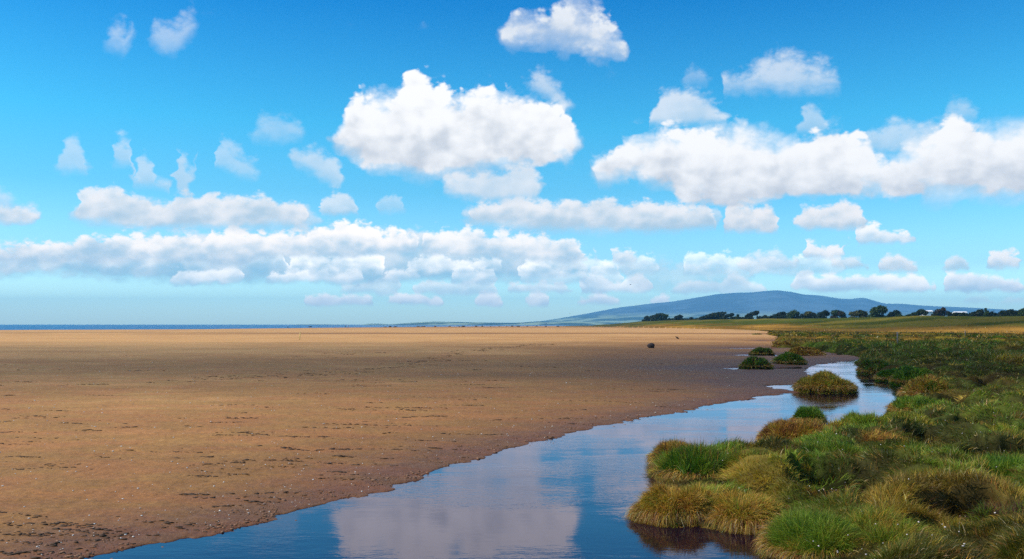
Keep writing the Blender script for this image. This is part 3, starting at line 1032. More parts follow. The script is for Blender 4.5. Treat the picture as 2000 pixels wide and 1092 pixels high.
def blade_mesh(name, roots, dirs, L, W, droop, cols, seg, parent=None, zmin=0.004):
    N = len(roots)
    side = unit(np.cross(dirs, unit(rng.normal(size=(N, 3)))))
    p, d = roots.copy(), unit(dirs)
    rows = []
    step = (L / seg)[:, None]
    for k in range(seg + 1):
        w = (W * (1 - (k / seg) ** 1.6))[:, None] * 0.5
        if k < seg:
            rows += [p - side * w, p + side * w]
        else:
            rows += [p]
        p = p + d * step
        p[:, 2] = np.maximum(p[:, 2], zmin)
        d = d.copy()
        d[:, 2] -= droop * (0.5 + k) / seg
        d = unit(d)
    K = 2 * seg + 1
    vs = np.stack(rows, 1).reshape(-1, 3)
    b = (np.arange(N) * K)[:, None]
    faces = [b + np.array([[2 * k, 2 * k + 1, 2 * k + 3, 2 * k + 2]]) for k in range(seg - 1)]
    quads_ = np.concatenate(faces) if faces else np.zeros((0, 4), int)
    tris = b + np.array([[K - 3, K - 2, K - 1]])
    colv = np.repeat(cols, K, axis=0)
    return np_mesh(name, vs, [quads_, tris], M_GRASS, parent, attrs={'col': colv})


def pick_cols(weights, n, clump=None, var=0.3):
    keys = list(weights)
    w = np.array([weights[k] for k in keys], float)
    cw = np.cumsum(w / w.sum())
    u = rng.random(n) if clump is None else np.clip(0.45 * rng.random(n) + 0.55 * clump, 0, 0.9999)
    idx = np.searchsorted(cw, u)
    cols = np.stack([PAL[k] for k in keys])[np.minimum(idx, len(keys) - 1)]
    return cols * (1 + var * (rng.random((n, 1)) * 2 - 1)) * (1 + 0.12 * rng.normal(size=(n, 3)))


FOOT = []


def tussock(label, x0, x1, row, h, depth, weights, n, L, droop=0.55, comb=(0, 0), group='grass tussocks along the creek', upright=0.7, category='tussock', name='tussock', stalks=0, power=4.5):
    xa, y0 = g0(x0, row)
    xb, _ = g0(x1, row)
    a, b = (xb - xa) / 2, depth / 2
    L = L * 0.62
    cx, cy = (xa + xb) / 2, y0 + b
    cx *= (cy / y0)
    d = math.hypot(cx, cy)
    FOOT.append((cx, cy, a, b))
    root = thing(name, label, category, (cx, cy, 0.0), group)
    sd = rng.integers(1000)
    # mound: flat-topped turf body with an undercut foot
    nt, nr_ = 48, 14
    th = np.linspace(0, 2 * np.pi, nt, endpoint=False)
    rho = np.linspace(0, 1.0, nr_)
    T_, R_ = np.meshgrid(th, rho)

    def radius(t):
        return 0.70 + 0.62 * fbm(np.cos(t) * 2.2 + sd, np.sin(t) * 2.2, 3, 91)

    def top(x, y, r):
        bump_ = 0.55 + 0.85 * fbm(x / (0.45 * h + 0.14) + sd, y / (0.45 * h + 0.14), 3, 97)
        return h * 0.60 * np.clip(1 - r ** power, 0, 1) * bump_
    X = a * 0.9 * R_ * radius(T_) * np.cos(T_)
    Y = b * 0.9 * R_ * radius(T_) * np.sin(T_)
    Z = top(X, Y, R_)
    vs = [np.stack([X.ravel(), Y.ravel(), Z.ravel()], 1)]
    foot = np.stack([X[-1] * 0.93, Y[-1] * 0.93, np.full(nt, -0.35)], 1)
    vs.append(foot)
    i2 = np.arange((nr_ + 1) * nt).reshape(nr_ + 1, nt)
    nx_ = np.roll(i2, -1, axis=1)
    q = np.stack([i2[:-1], nx_[:-1], nx_[1:], i2[1:]], -1).reshape(-1, 4)
    np_mesh('turf_mound', np.concatenate(vs), [q], M_SOIL, root, smooth=True)
    # blades over the mound, growing in tufts
    per = 28
    nt_ = max(12, n // per)
    n = nt_ * per
    t = np.repeat(rng.random(nt_) * 2 * np.pi, per)
    r = np.repeat(np.sqrt(rng.random(nt_)) ** 0.85, per)
    tr_ = 0.030 + 0.012 * d / 10
    r = np.clip(r + rng.normal(size=n) * tr_ / max(a, 0.2), 0, 1)
    t = t + rng.normal(size=n) * tr_ / np.maximum(a * r, 0.15)
    tuft_dir = np.repeat(rng.normal(size=(nt_, 3)) * 0.48, per, axis=0)
    tuft_len = np.repeat(rng.uniform(0.7, 1.25, nt_), per)
    tuft_col = np.repeat(rng.random(nt_), per)
    x, y = a * 0.9 * r * radius(t) * np.cos(t), b * 0.9 * r * radius(t) * np.sin(t)
    z = top(x, y, r)
    out = np.stack([np.cos(t) * r ** 2.0, np.sin(t) * r ** 2.0, np.zeros(n)], 1)
    upv = np.array([0, 0, 1.0])
    cl = fbm(x / 0.16 + sd, y / 0.16, 3, 101)
    cl2 = fbm(x / 0.28 + sd, y / 0.28, 2, 103)
    swirl = np.stack([fbm(x / 0.3, y / 0.3 + sd, 2, 107) - 0.5, fbm(x / 0.3 + 50, y / 0.3 + sd, 2, 109) - 0.5, np.zeros(n)], 1) * 1.5
    dirs = out * (1.15 - 0.5 * upright) + upv * (0.35 + upright * 0.7) + rng.normal(size=(n, 3)) * 0.17 + tuft_dir + swirl * 0.8 + np.array([comb[0], comb[1], 0.0])
    Ls = L * (0.45 + 0.8 * rng.random(n)) * (0.75 + 0.5 * cl2) * tuft_len
    Wd = np.full(n, max(0.0055, 0.00050 * d)) * (0.7 + 0.7 * rng.random(n))
    cols = pick_cols(weights, n, np.clip(0.6 * (cl - 0.28) / 0.44 + 0.4 * tuft_col, 0, 1))
    cols *= np.repeat(rng.uniform(0.45, 1.5, nt_), per)[:, None]
    dr = droop * (0.6 + 0.8 * rng.random(n))
    # coordinates are relative to the tussock's foot
    blade_mesh('grass_blades', np.stack([x, y, z - 0.02], 1), dirs, Ls, Wd, dr, cols, 4 if d < 25 else 3, root, zmin=0.004)
    nh = int(n * 0.10)
    th_ = rng.random(nh) * 2 * np.pi
    rh = rng.uniform(0.86, 1.0, nh)
    xh, yh = a * 0.9 * rh * radius(th_) * np.cos(th_), b * 0.9 * rh * radius(th_) * np.sin(th_)
    zh = np.maximum(top(xh, yh, rh), h * 0.18)
    oh = np.stack([np.cos(th_), np.sin(th_), np.full(nh, 0.35)], 1) + rng.normal(size=(nh, 3)) * 0.3
    blade_mesh('hanging_straw', np.stack([xh, yh, zh], 1), oh, L * (1.0 + 0.9 * rng.random(nh)), np.full(nh, max(0.0055, 0.0005 * d)) * (0.6 + 0.6 * rng.random(nh)), 1.6 + 1.2 * rng.random(nh),
               pick_cols({'B': 2, 'Y': 1.4, 'S': .5, 'O': .8, 'P': .5}, nh), 5 if d < 25 else 3, root)['kind'] = 'stuff'
    if stalks:
        k = rng.integers(0, n, stalks)
        pr = np.stack([x[k], y[k], z[k]], 1)
        dv = np.tile(upv, (stalks, 1)) + rng.normal(size=(stalks, 3)) * 0.08
        sso = blade_mesh('seed_stalks', pr, dv, L * (1.0 + 0.7 * rng.random(stalks)), np.full(stalks, 0.011), np.full(stalks, 0.05), pick_cols({'P': 2, 'B': 2, 'Y': .6}, stalks), 3, root)
        sso['kind'] = 'stuff'
    return root


tus = tussock
GREEN = {'G': 3, 'L': 3, 'O': 1.2, 'Y': .4}
GOLD = {'G': .8, 'L': .5, 'O': 1.5, 'Y': 2.2, 'B': 1.6, 'S': .3}
MIXED = {'G': 1.6, 'L': 1.4, 'O': 1.8, 'Y': 1.2, 'B': .9, 'S': .15}
BROWN = {'G': .8, 'O': 1.2, 'Y': 1, 'B': 2.2, 'P': 1.2}
DARK = {'G': 3, 'O': .8, 'P': 1, 'B': .5}
# islands in the creek
tus('large golden tussock standing as an island in the creek', 1560, 1668, 769, 0.86, 2.2, {'G': 1, 'L': .6, 'O': 1.4, 'Y': 1.4, 'B': 1.4}, 16000, 0.32)
tus('dark green tussock behind the longer white pool sliver on the mudflat', 1440, 1508, 722.5, 0.95, 1.9, DARK, 5000, 0.26)
tus('dark green tussock just left of the creek where the water turns bright', 1510, 1574, 714.5, 1.0, 2.2, {'G': 3, 'L': 1, 'O': 1, 'B': .4}, 5000, 0.28)
tus('flat-topped block-like dark tussock alone beside a thin sliver of water', 1463, 1514, 695, 0.88, 2.0, DARK, 4500, 0.22)
tus('broad brown tussock across the upper end of the creek', 1532, 1614, 697.5, 1.0, 2.8, BROWN, 5000, 0.30)
tus('small rusty-topped tussock at the tip of the marsh edge', 1509, 1546, 680, 0.95, 2.4, BROWN, 3500, 0.30)
tus('low olive tussock right of the rusty-topped one', 1547, 1576, 680, 0.5, 2.4, MIXED, 3000, 0.28)
tus('rounded bright green tussock behind the broad brown one', 1580, 1622, 685, 0.95, 3.0, GREEN, 4000, 0.32)
tus('tiny dark far tussock lying out on the sand near the marsh point', 1466, 1491, 656, 0.6, 4.0, DARK, 1500, 0.3)
# the near peninsulas
tus('small bushy dark green tuft at the back edge of the near tussocks', 1553, 1607, 830, 0.50, 0.9, {'G': 3, 'L': 2, 'P': .6}, 9000, 0.26, droop=0.25, upright=0.9)
tus('dark fronted tussock with a brown thatch on top, below the bushy tuft', 1472, 1634, 880, 0.62, 1.9, BROWN, 22000, 0.27, droop=0.7)
tus('rounded yellow-green dome-shaped tussock beside the water', 1630, 1740, 872, 0.74, 1.9, {'G': 1.4, 'L': 2.4, 'O': 2.2, 'Y': .8}, 22000, 0.30, droop=0.6)
tus('brown tussock with long grass combed over to the right like hair', 1664, 1762, 906, 0.52, 1.2, {'O': 1, 'Y': 1.2, 'B': 2, 'S': .5}, 16000, 0.42, comb=(0.75, -0.25), droop=0.9, upright=0.4)
tus('reddish brown tussock at the left tip of the middle grass spit', 1268, 1372, 924, 0.60, 1.3, {'G': 1.2, 'O': 1, 'Y': .8, 'B': 2, 'P': 1.2}, 18000, 0.26, droop=0.7, stalks=60)
tus('upright green rushy tussock with brown seed stalks', 1288, 1440, 952, 0.52, 1.5, {'G': 3, 'L': 2, 'O': 1, 'B': .6}, 26000, 0.34, droop=0.3, upright=0.95, stalks=120)
tus('olive tussock with drooping straw on its front, right of the rushy one', 1400, 1560, 962, 0.52, 1.6, MIXED, 26000, 0.34, droop=0.8, stalks=80)
tus('dark green tussock over the black shaded hollow', 1545, 1716, 946, 0.66, 1.4, {'G': 3, 'L': 1.4, 'O': 1.2, 'B': .6}, 26000, 0.30, droop=0.6)
tus('long golden brown tussock hanging over the water in the foreground', 1236, 1420, 1027, 0.44, 1.0, GOLD, 34000, 0.27, droop=0.95, upright=0.5)
tus('golden tussock with pale trailing straw, touching the foreground green bank', 1375, 1540, 1041, 0.42, 1.1, {'G': .6, 'L': .5, 'O': 1.5, 'Y': 2.2, 'B': 1.4, 'S': .5}, 32000, 0.30, droop=0.95, comb=(0.25, -0.1), upright=0.5)
tus('big bright green tussock nearest the camera at the water edge', 1500, 1690, 1128, 0.52, 1.7, {'G': 2, 'L': 3, 'O': 1.4, 'Y': .9}, 42000, 0.30, droop=0.75)
tus('shaggy tussock with long yellow straw beside the nearest green one', 1640, 1830, 1140, 0.48, 1.5, {'G': 1.6, 'L': 1.6, 'O': 1.5, 'Y': 1.8, 'S': .5}, 36000, 0.36, droop=0.9, comb=(0.35, -0.2))
# tussocks of the bank at the right
BANK = 'tussocks of the right bank'
tus('dark green mound where the creek narrows', 1676, 1742, 733, 0.85, 2.6, DARK, 7000, 0.28, group=BANK)
tus('low dark mound at the creek edge between two taller green ones', 1716, 1768, 748, 0.75, 2.2, {'G': 3, 'L': 1, 'P': .5}, 7000, 0.26, group=BANK)
tus('wide deep green mound set back from the creek edge', 1742, 1830, 757, 1.0, 2.4, {'G': 3, 'L': 1.8, 'O': .5}, 9000, 0.28, group=BANK)
tus('brown-topped overhanging mound at the bend of the creek', 1763, 1866, 786, 0.95, 2.4, {'G': 2, 'O': 1.2, 'Y': .6, 'B': 1.6, 'P': .8}, 14000, 0.30, droop=0.7, group=BANK)
tus('bright green mound sloping down to the water below the bend', 1735, 1860, 818, 0.60, 2.4, GREEN, 18000, 0.28, group=BANK)
tus('pale olive mound with white flower heads above a dark hollow', 1716, 1830, 862, 0.58, 2.2, {'G': 1, 'L': 1.6, 'O': 2.2, 'Y': 1.3}, 20000, 0.28, group=BANK)
tus('green hummock with a long black shadow under its front', 1830, 2010, 900, 0.62, 2.2, MIXED, 24000, 0.30, group=BANK)
tus('tall dark green clump at the right side of the foreground', 1880, 2030, 985, 0.66, 1.5, {'G': 3, 'L': 2, 'O': .8}, 26000, 0.34, droop=0.5, group=BANK)
tus('olive hummock in the middle of the foreground grass', 1745, 1890, 1010, 0.52, 1.5, MIXED, 26000, 0.28, group=BANK)
tus('reddish brown clump in the bottom corner of the marsh', 1900, 2060, 1085, 0.50, 1.3, {'G': 1.4, 'L': 1, 'P': 1.4, 'B': 1.6, 'O': 1}, 24000, 0.28, droop=0.5, group=BANK)

# the marsh grass between and behind the tussocks
def marsh_grass(N, d0, d1, seg, L0, per):
    nt = N * 2 // per
    az = np.radians(rng.uniform(3, 37, nt))
    u = rng.random(nt)
    d = 1 / (1 / d0 + u * (1 / d1 - 1 / d0))
    cx, cy = d * np.sin(az), d * np.cos(az)
    _, m, _ = terrain(cx, cy, False)
    k = m > 0.12
    cx, cy, d = cx[k][:N // per], cy[k][:N // per], d[k][:N // per]
    nt = len(cx)
    n = nt * per
    R_ = lambda v: np.repeat(v, per, axis=0)
    hk = (marsh_cells(cx, cy)[0] < 0.56 + 0.22 * rng.random(len(cx)) ** 2) & (hollow(cx, cy) < 0.35 + 0.75 * rng.random(len(cx)))
    for fx, fy, fa, fb_ in FOOT:
        hk &= ((cx - fx) / fa) ** 2 + ((cy - fy) / fb_) ** 2 > 0.72
    cx, cy, d = cx[hk], cy[hk], d[hk]
    nt = len(cx)
    n = nt * per
    sp = R_(0.026 + 0.0030 * d)
    x, y = R_(cx) + rng.normal(size=n) * sp, R_(cy) + rng.normal(size=n) * sp
    d = R_(d)
    z, m, s = terrain(x, y, False)
    cols = marsh_mix(x, y)
    cl = fbm(x / 0.35, y / 0.35, 3, 131)
    kt = R_(rng.random(nt))
    k = rng.random(n)
    straw = (k < 0.04) | (kt < 0.03 + 0.15 * sstep(cl, 0.45, 0.7))
    cols[straw] = PAL['Y'] * 0.7 + PAL['O'] * 0.3
    dk = kt > 0.95
    cols[dk] = PAL['B'] * 0.8
    pale = k > 0.975
    cols[pale] = PAL['S']
    cols = cols * R_(rng.uniform(0.55, 1.35, nt))[:, None] * (1 + 0.3 * (rng.random((n, 1)) * 2 - 1)) * (1 + 0.10 * rng.normal(size=(n, 3)))
    swirl = np.stack([fbm(x / 0.55, y / 0.55, 2, 137) - 0.5, fbm(x / 0.55 + 50, y / 0.55, 2, 139) - 0.5, np.zeros(n)], 1) * 2.2
    dirs = np.array([0, 0, 0.85]) + rng.normal(size=(n, 3)) * 0.20 + R_(rng.normal(size=(nt, 3)) * 0.30) + swirl
    h = hummock(x, y)
    f1, ox, oy, h1, h2 = marsh_cells(x, y)
    dirs[:, 0] += ox * 1.5
    dirs[:, 1] += oy * 1.5
    Ls = L0 * (0.5 + 0.8 * rng.random(n)) * (0.5 + 0.8 * cl) * R_(rng.uniform(0.7, 1.3, nt)) * (0.62 + 0.55 * h1) * (0.60 + 0.40 * sstep(m, 0.5, 1.6))
    Wd = np.maximum(0.0052, 0.00052 * d) * (0.7 + 0.7 * rng.random(n))
    return np.stack([x, y, z - 0.02], 1), dirs, Ls, Wd, 0.9 * (0.5 + rng.random(n)), cols, seg


for N_, d0_, d1_, sg_, L_, per_ in ((360000, 7.6, 60, 3, 0.18, 22), (110000, 50, 520, 2, 0.32, 7)):
    o = blade_mesh('marsh_grass', *marsh_grass(N_, d0_, d1_, sg_, L_, per_))
    kind(o, 'stuff', 'near salt marsh grass, green and straw coloured, between the tussocks' if d0_ < 20 else 'far salt marsh grass, green to orange brown, beyond the creek', 'grass')

# flower heads scattered through the near grass
def blobs(name, pts, rad, mat, sub=1, squash=1.0, jit=0.25, longx=1.0):
    bm = bmesh.new()
    bmesh.ops.create_icosphere(bm, subdivisions=sub, radius=1.0)
    bv = np.array([v.co[:] for v in bm.verts])
    bf = np.array([[v.index for v in f.verts] for f in bm.faces])
    bm.free()
    n, k = len(pts), len(bv)
    scl = np.asarray(rad).reshape(-1, 1, 1) * (1 + jit * rng.normal(size=(n, k, 1)))
    ax = 1 + 0.4 * (rng.random((n, 1, 3)) - 0.5)
    vs = bv[None] * scl * ax * np.array([longx, 1, squash])
    vs = vs + pts[:, None, :]
    fs = bf[None] + (np.arange(n) * k)[:, None, None]
    return np_mesh(name, vs.reshape(-1, 3), [fs.reshape(-1, 3)], mat)


NF = 240
az = np.radians(rng.uniform(12, 34, NF * 3))
d = 1 / (1 / 8.5 + rng.random(NF * 3) * (1 / 34 - 1 / 8.5))
x, y = d * np.sin(az), d * np.cos(az)
z, m, s = terrain(x, y, False)
fk = (m > 0.4) & (fbm(x / 1.5, y / 1.5, 2, 151) > 0.47)
pts = np.stack([x[fk], y[fk], z[fk] + 0.10 + 0.14 * rng.random(fk.sum())], 1)[:110]
o = blobs('flower_heads', pts, 0.005 + 0.006 * rng.random(len(pts)), M_PETAL, 1, 0.7)
kind(o, 'stuff', 'small white and pink flower heads dotted through the marsh grass', 'flowers')

# ------------------------------------------------------------------ litter on the sand
def sand_points(n, d0, d1, az0, az1, smin):
    az = np.radians(rng.uniform(az0, az1, n))
    d = 1 / (1 / d0 + rng.random(n) * (1 / d1 - 1 / d0))
    x, y = d * np.sin(az), d * np.cos(az)
    z, m, s = terrain(x, y)
    k = (m < -0.2) & (s > smin)
    return x[k], y[k], z[k], d[k], s[k]


cxs, cys, czs, cds, css = sand_points(560, 8.5, 75, -33, 12, 0.5)
dens = fbm(cxs / 6, cys / 2.5, 3, 171)
kk = dens > 0.47
cxs, cys, cds = cxs[kk], cys[kk], cds[kk]
frag = []  # small dark streaks on the sand, modelled as flattened scraps
for X0, Y0, D0 in zip(cxs, cys, cds):
    k = rng.integers(4, 26)
    lx = rng.uniform(0.08, 0.42) * (0.7 + D0 / 40)
    t = rng.normal(size=k) * lx
    frag.append(np.stack([X0 + t, Y0 + 0.22 * t * rng.normal() + rng.normal(size=k) * 0.022 * (1 + D0 / 25)], 1))
trail = np.array([g0(*q, 0.2) for q in ((380, 742), (560, 737), (700, 728), (800, 712), (850, 701), (905, 690), (985, 680), (1075, 672))])  # track marks across the sand, laid out as a line of scraps
for k in range(230):
    u = rng.random() * (len(trail) - 1)
    i0 = int(u)
    q = trail[i0] * (1 - u + i0) + trail[i0 + 1] * (u - i0)
    m_ = rng.integers(2, 7)
    frag.append(q + rng.normal(size=2) * np.array([0.7, 1.6]) + rng.normal(size=(m_, 2)) * np.array([0.14, 0.06]))
frag = np.concatenate(frag)
fz, fm, fs_ = terrain(frag[:, 0], frag[:, 1])
ok = (fs_ > 0.1) & (fm < -0.1)
fd = np.hypot(frag[ok, 0], frag[ok, 1])
o = blobs('dark_scraps', np.stack([frag[ok, 0], frag[ok, 1], fz[ok] + 0.004], 1), (0.006 + 0.018 * rng.random(ok.sum()) ** 2.5) * (0.8 + fd / 45), M_SCRAP, 1, 0.40, 0.3, 2.2)
kind(o, 'stuff', 'dark scraps strewn over the sand', 'debris')
x, y, z, d, s = sand_points(1500, 8.5, 60, -33, 14, 0.05)
o = blobs('shell_fragments', np.stack([x, y, z + 0.006], 1), (0.005 + 0.009 * rng.random(len(x)) ** 2) * (0.8 + d / 40), M_SHELL, 1, 0.5)
kind(o, 'stuff', 'white broken shells sprinkled over the sand', 'shells')
# mud crumbs along the water's edge
x, y, z, d, s = sand_points(60000, 8.5, 42, -28, 20, -0.4)
k = (s < 0.9) & (rng.random(len(s)) < np.exp(-np.abs(s - 0.15) / 0.35)) & (fbm(x / 0.7, y / 0.5, 3, 181) > 0.42)
x, y, z, d, s = x[k][:2600], y[k][:2600], z[k][:2600], d[k][:2600], s[k][:2600]
M_CRUMB = simple_mat('mud_crumb', (0.21, 0.11, 0.06), 0.9, 0.5, 25)
o = blobs('mud_crumbs', np.stack([x, y, np.maximum(z, -0.01) + 0.002], 1), (0.005 + 0.018 * rng.random(len(x)) ** 3) * (0.8 + d / 50), M_CRUMB, 1, 0.5, 0.35, 1.4)
kind(o, 'stuff', 'reddish crumbs of mud along the water edge', 'mud')

# ------------------------------------------------------------------ single objects on the sand
def tube(bm, pts, radii, n=8, cap=True):
    rings = []
    pts = [Vector(p) for p in pts]
    for i, p in enumerate(pts):
        d = (pts[min(i + 1, len(pts) - 1)] - pts[max(i - 1, 0)]).normalized()
        a = d.cross(Vector((0.31, 0.9, 0.12))).normalized()
        b = d.cross(a)
        rings.append([bm.verts.new(p + (a * math.cos(2 * math.pi * k / n) + b * math.sin(2 * math.pi * k / n)) * radii[i]) for k in range(n)])
    for r0, r1 in zip(rings, rings[1:]):
        for k in range(n):
            bm.faces.new((r0[k], r0[(k + 1) % n], r1[(k + 1) % n], r1[k]))
    if cap:
        bm.faces.new(rings[0][::-1])
        bm.faces.new(rings[-1])


def rock(name, loc, size, mat, seed, sub=3):
    bm = bmesh.new()
    bmesh.ops.create_icosphere(bm, subdivisions=sub, radius=1.0)
    for v in bm.verts:
        p = np.array(v.co)
        f = 0.75 + 0.5 * float(fbm(np.array([p[0] * 1.3 + seed + p[2]]), np.array([p[1] * 1.3 - p[2] + seed]), 4, 201)[0])
        v.co = Vector((p[0] * size[0] * f, p[1] * size[1] * f, p[2] * size[2] * f))
    o = bm_mesh(name, bm, mat)
    o.location = loc
    return o


p = on_ground(1272, 680)
tag(rock('boulder', p + Vector((0, 0, 0.20)), (0.36, 0.34, 0.30), M_STONE, 3, 4), 'dark brown boulder sitting alone on the open sand', 'boulder')
p = on_ground(1322, 662)
bm = bmesh.new()
tube(bm, [(-0.22, 0, 0.42), (-0.05, 0.02, 0.26), (0.12, 0, 0.14), (0.34, -0.03, 0.0)], [0.04, 0.10, 0.13, 0.06], 9)
tube(bm, [(0.10, 0, 0.15), (0.18, 0.03, 0.30), (0.16, 0.05, 0.40)], [0.05, 0.035, 0.015], 7)
o = bm_mesh('driftwood', bm, M_DRIFT)
o.location = p
tag(o, 'short dark snag of driftwood tilted up on the far sand', 'driftwood')
x, y = g0(1702, 743.5)
bm = bmesh.new()
tube(bm, [(-0.19, 0, 0.0), (-0.08, 0.02, 0.02), (0.06, -0.01, 0.015), (0.20, 0.02, 0.0)], [0.008, 0.022, 0.026, 0.008], 8)
tube(bm, [(-0.03, 0.01, 0.02), (0.0, 0.03, 0.06)], [0.014, 0.006], 6)
o = bm_mesh('floating_stick', bm, M_DRIFT)
o.location = (x, y, 0.0)
tag(o, 'thin dark stick floating in the creek near the right bank', 'stick')
p = on_ground(585, 664)
t = thing('marker_post', 'pale yellow leaning post standing far out on the sand', 'post', p)
bm = bmesh.new()
tube(bm, [(-0.02, 0, -0.2), (0.02, 0, 0.5), (0.10, 0, 1.12)], [0.055, 0.052, 0.050], 12)
bm_mesh('shaft', bm, M_YELLOW, t)
bm = bmesh.new()
tube(bm, [(0.10, 0, 1.10), (0.104, 0, 1.15), (0.11, 0, 1.20)], [0.065, 0.065, 0.03], 12)
bm_mesh('cap', bm, M_YELLOW, t)
bm = bmesh.new()
tube(bm, [(0.24, 0.04, -0.1), (0.10, 0.0, 0.85)], [0.018, 0.018], 8)
bm_mesh('brace', bm, M_YELLOW, t)
for px, row, hgt, lab in ((1753, 674, 1.30, 'thin grey post standing in the marsh grass'), (1885, 657, 1.0, 'short grey post farther back in the marsh')):
    p = on_ground(px, row)
    t = thing('fence_post', lab, 'post', p, 'posts in the marsh')
    bm = bmesh.new()
    tube(bm, [(0, 0, -0.3), (0.01, 0, 0.6), (0.0, 0, hgt)], [0.06, 0.055, 0.05], 8)
    bm_mesh('shaft', bm, M_WOOD, t)
    bm = bmesh.new()
    tube(bm, [(0.05, 0, hgt - 0.12), (0.11, 0, hgt - 0.12), (0.11, 0, hgt - 0.18)], [0.012, 0.012, 0.012], 6)
    bm_mesh('staple', bm, M_WOOD, t)

# dark stones along the far waterline
for i, px in enumerate([562, 606, 622, 752, 762, 772, 817, 824, 828, 850, 878, 897, 905, 930, 942, 958, 975, 990, 1000, 1012, 1030, 1048, 1066, 1090]):
    row = 639.2 + rng.uniform(-0.4, 0.5) - 0.0012 * (px - 560)
    x, y = g0(px, row, -0.1)
    sz = rng.uniform(0.5, 1.3)
    o = rock('shore_rock', (x, y, max(ground_z(x, y), -0.3) + 0.3), (sz * rng.uniform(1.0, 2.2), sz, sz * rng.uniform(0.5, 0.9)), M_ROCK, i * 3.7, 2)
    tag(o, 'dark rock in the line along the far waterline', 'rock', 'dark rocks along the far waterline')
# low dark mussel bed strips under that line
# ------------------------------------------------------------------ two walkers far out on the sand
def person(label, px, row, coat, trousers):
    p = on_ground(px, row)
    t = thing('person', label, 'person', p, 'people walking far out on the sand')
    joints = [(0, 0, 0.95), (0, 0, 1.15), (0, 0.01, 1.40), (0, 0.01, 1.53), (0, 0.0, 1.62), (0, -0.02, 1.74),
              (-0.10, 0, 0.90), (-0.12, 0.05, 0.50), (-0.12, 0.0, 0.08), (-0.12, -0.14, 0.03),
              (0.10, 0, 0.90), (0.12, -0.10, 0.50), (0.13, -0.04, 0.08), (0.13, -0.18, 0.03),
              (-0.20, 0, 1.40), (-0.25, 0.02, 1.12), (-0.24, -0.08, 0.88), (0.20, 0, 1.40), (0.25, 0.02, 1.12), (0.25, -0.08, 0.88)]
    edges = [(0, 1), (1, 2), (2, 3), (3, 4), (4, 5), (0, 6), (6, 7), (7, 8), (8, 9), (0, 10), (10, 11), (11, 12), (12, 13), (2, 14), (14, 15), (15, 16), (2, 17), (17, 18), (18, 19)]
    rad = [.15, .15, .15, .06, .09, .08, .10, .07, .05, .04, .10, .07, .05, .04, .075, .05, .04, .075, .05, .04]

    def skinned(name, js, es, rs, mat):
        me = bpy.data.meshes.new(name)
        me.from_pydata(js, es, [])
        me.materials.append(mat)
        o = bpy.data.objects.new(name, me)
        COL.objects.link(o)
        o.parent = t
        sk = o.modifiers.new('skin', 'SKIN')
        for v, r_ in zip(me.skin_vertices[0].data, rs):
            v.radius = (r_, r_ * 0.9)
        me.skin_vertices[0].data[0].use_root = True
        o.modifiers.new('sub', 'SUBSURF').levels = 1
        return o
    skinned('body', joints, edges, rad, M_SKIN)
    skinned('trousers', [joints[k] for k in (0, 6, 7, 8, 10, 11, 12)], [(0, 1), (1, 2), (2, 3), (0, 4), (4, 5), (5, 6)], [.165, .115, .085, .07, .115, .085, .07], trousers)
    skinned('coat', [joints[k] for k in (0, 1, 2, 14, 15, 16, 17, 18, 19)], [(0, 1), (1, 2), (2, 3), (3, 4), (4, 5), (2, 6), (6, 7), (7, 8)], [.185, .175, .17, .09, .065, .05, .09, .065, .05], coat)
    bm = bmesh.new()
    bmesh.ops.create_uvsphere(bm, u_segments=12, v_segments=8, radius=0.105)
    bmesh.ops.translate(bm, verts=bm.verts, vec=(0, 0.03, 1.73))
    bm_mesh('hair', bm, M_HAIR, t)


person('person in dark clothes, left of the pair on the far sand', 674.5, 639.9, M_DARKCLOTH, M_DARKCLOTH)
person('person in a pale top and dark trousers, right of the pair on the far sand', 680, 640.4, M_PALECLOTH, M_DARKCLOTH)

# ------------------------------------------------------------------ trees and hedges on the field edge
def leaf_cloud(pts, size, cols, name, parent):
    n = len(pts)
    a = unit(rng.normal(size=(n, 3)))
    b = unit(np.cross(a, rng.normal(size=(n, 3))))
    s1 = (size * (0.6 + 0.8 * rng.random(n)))[:, None]
    vs = np.stack([pts - a * s1, pts + b * s1 * 0.55, pts + a * s1, pts - b * s1 * 0.55], 1).reshape(-1, 3)
    q = (np.arange(n) * 4)[:, None] + np.arange(4)[None]
    return np_mesh(name, vs, [q], M_LEAF, parent, attrs={'col': np.repeat(cols, 4, axis=0)})


LEAF = {'dark': (0.018, 0.032, 0.012), 'green': (0.040, 0.070, 0.016), 'olive': (0.075, 0.075, 0.018), 'brown': (0.060, 0.040, 0.020)}


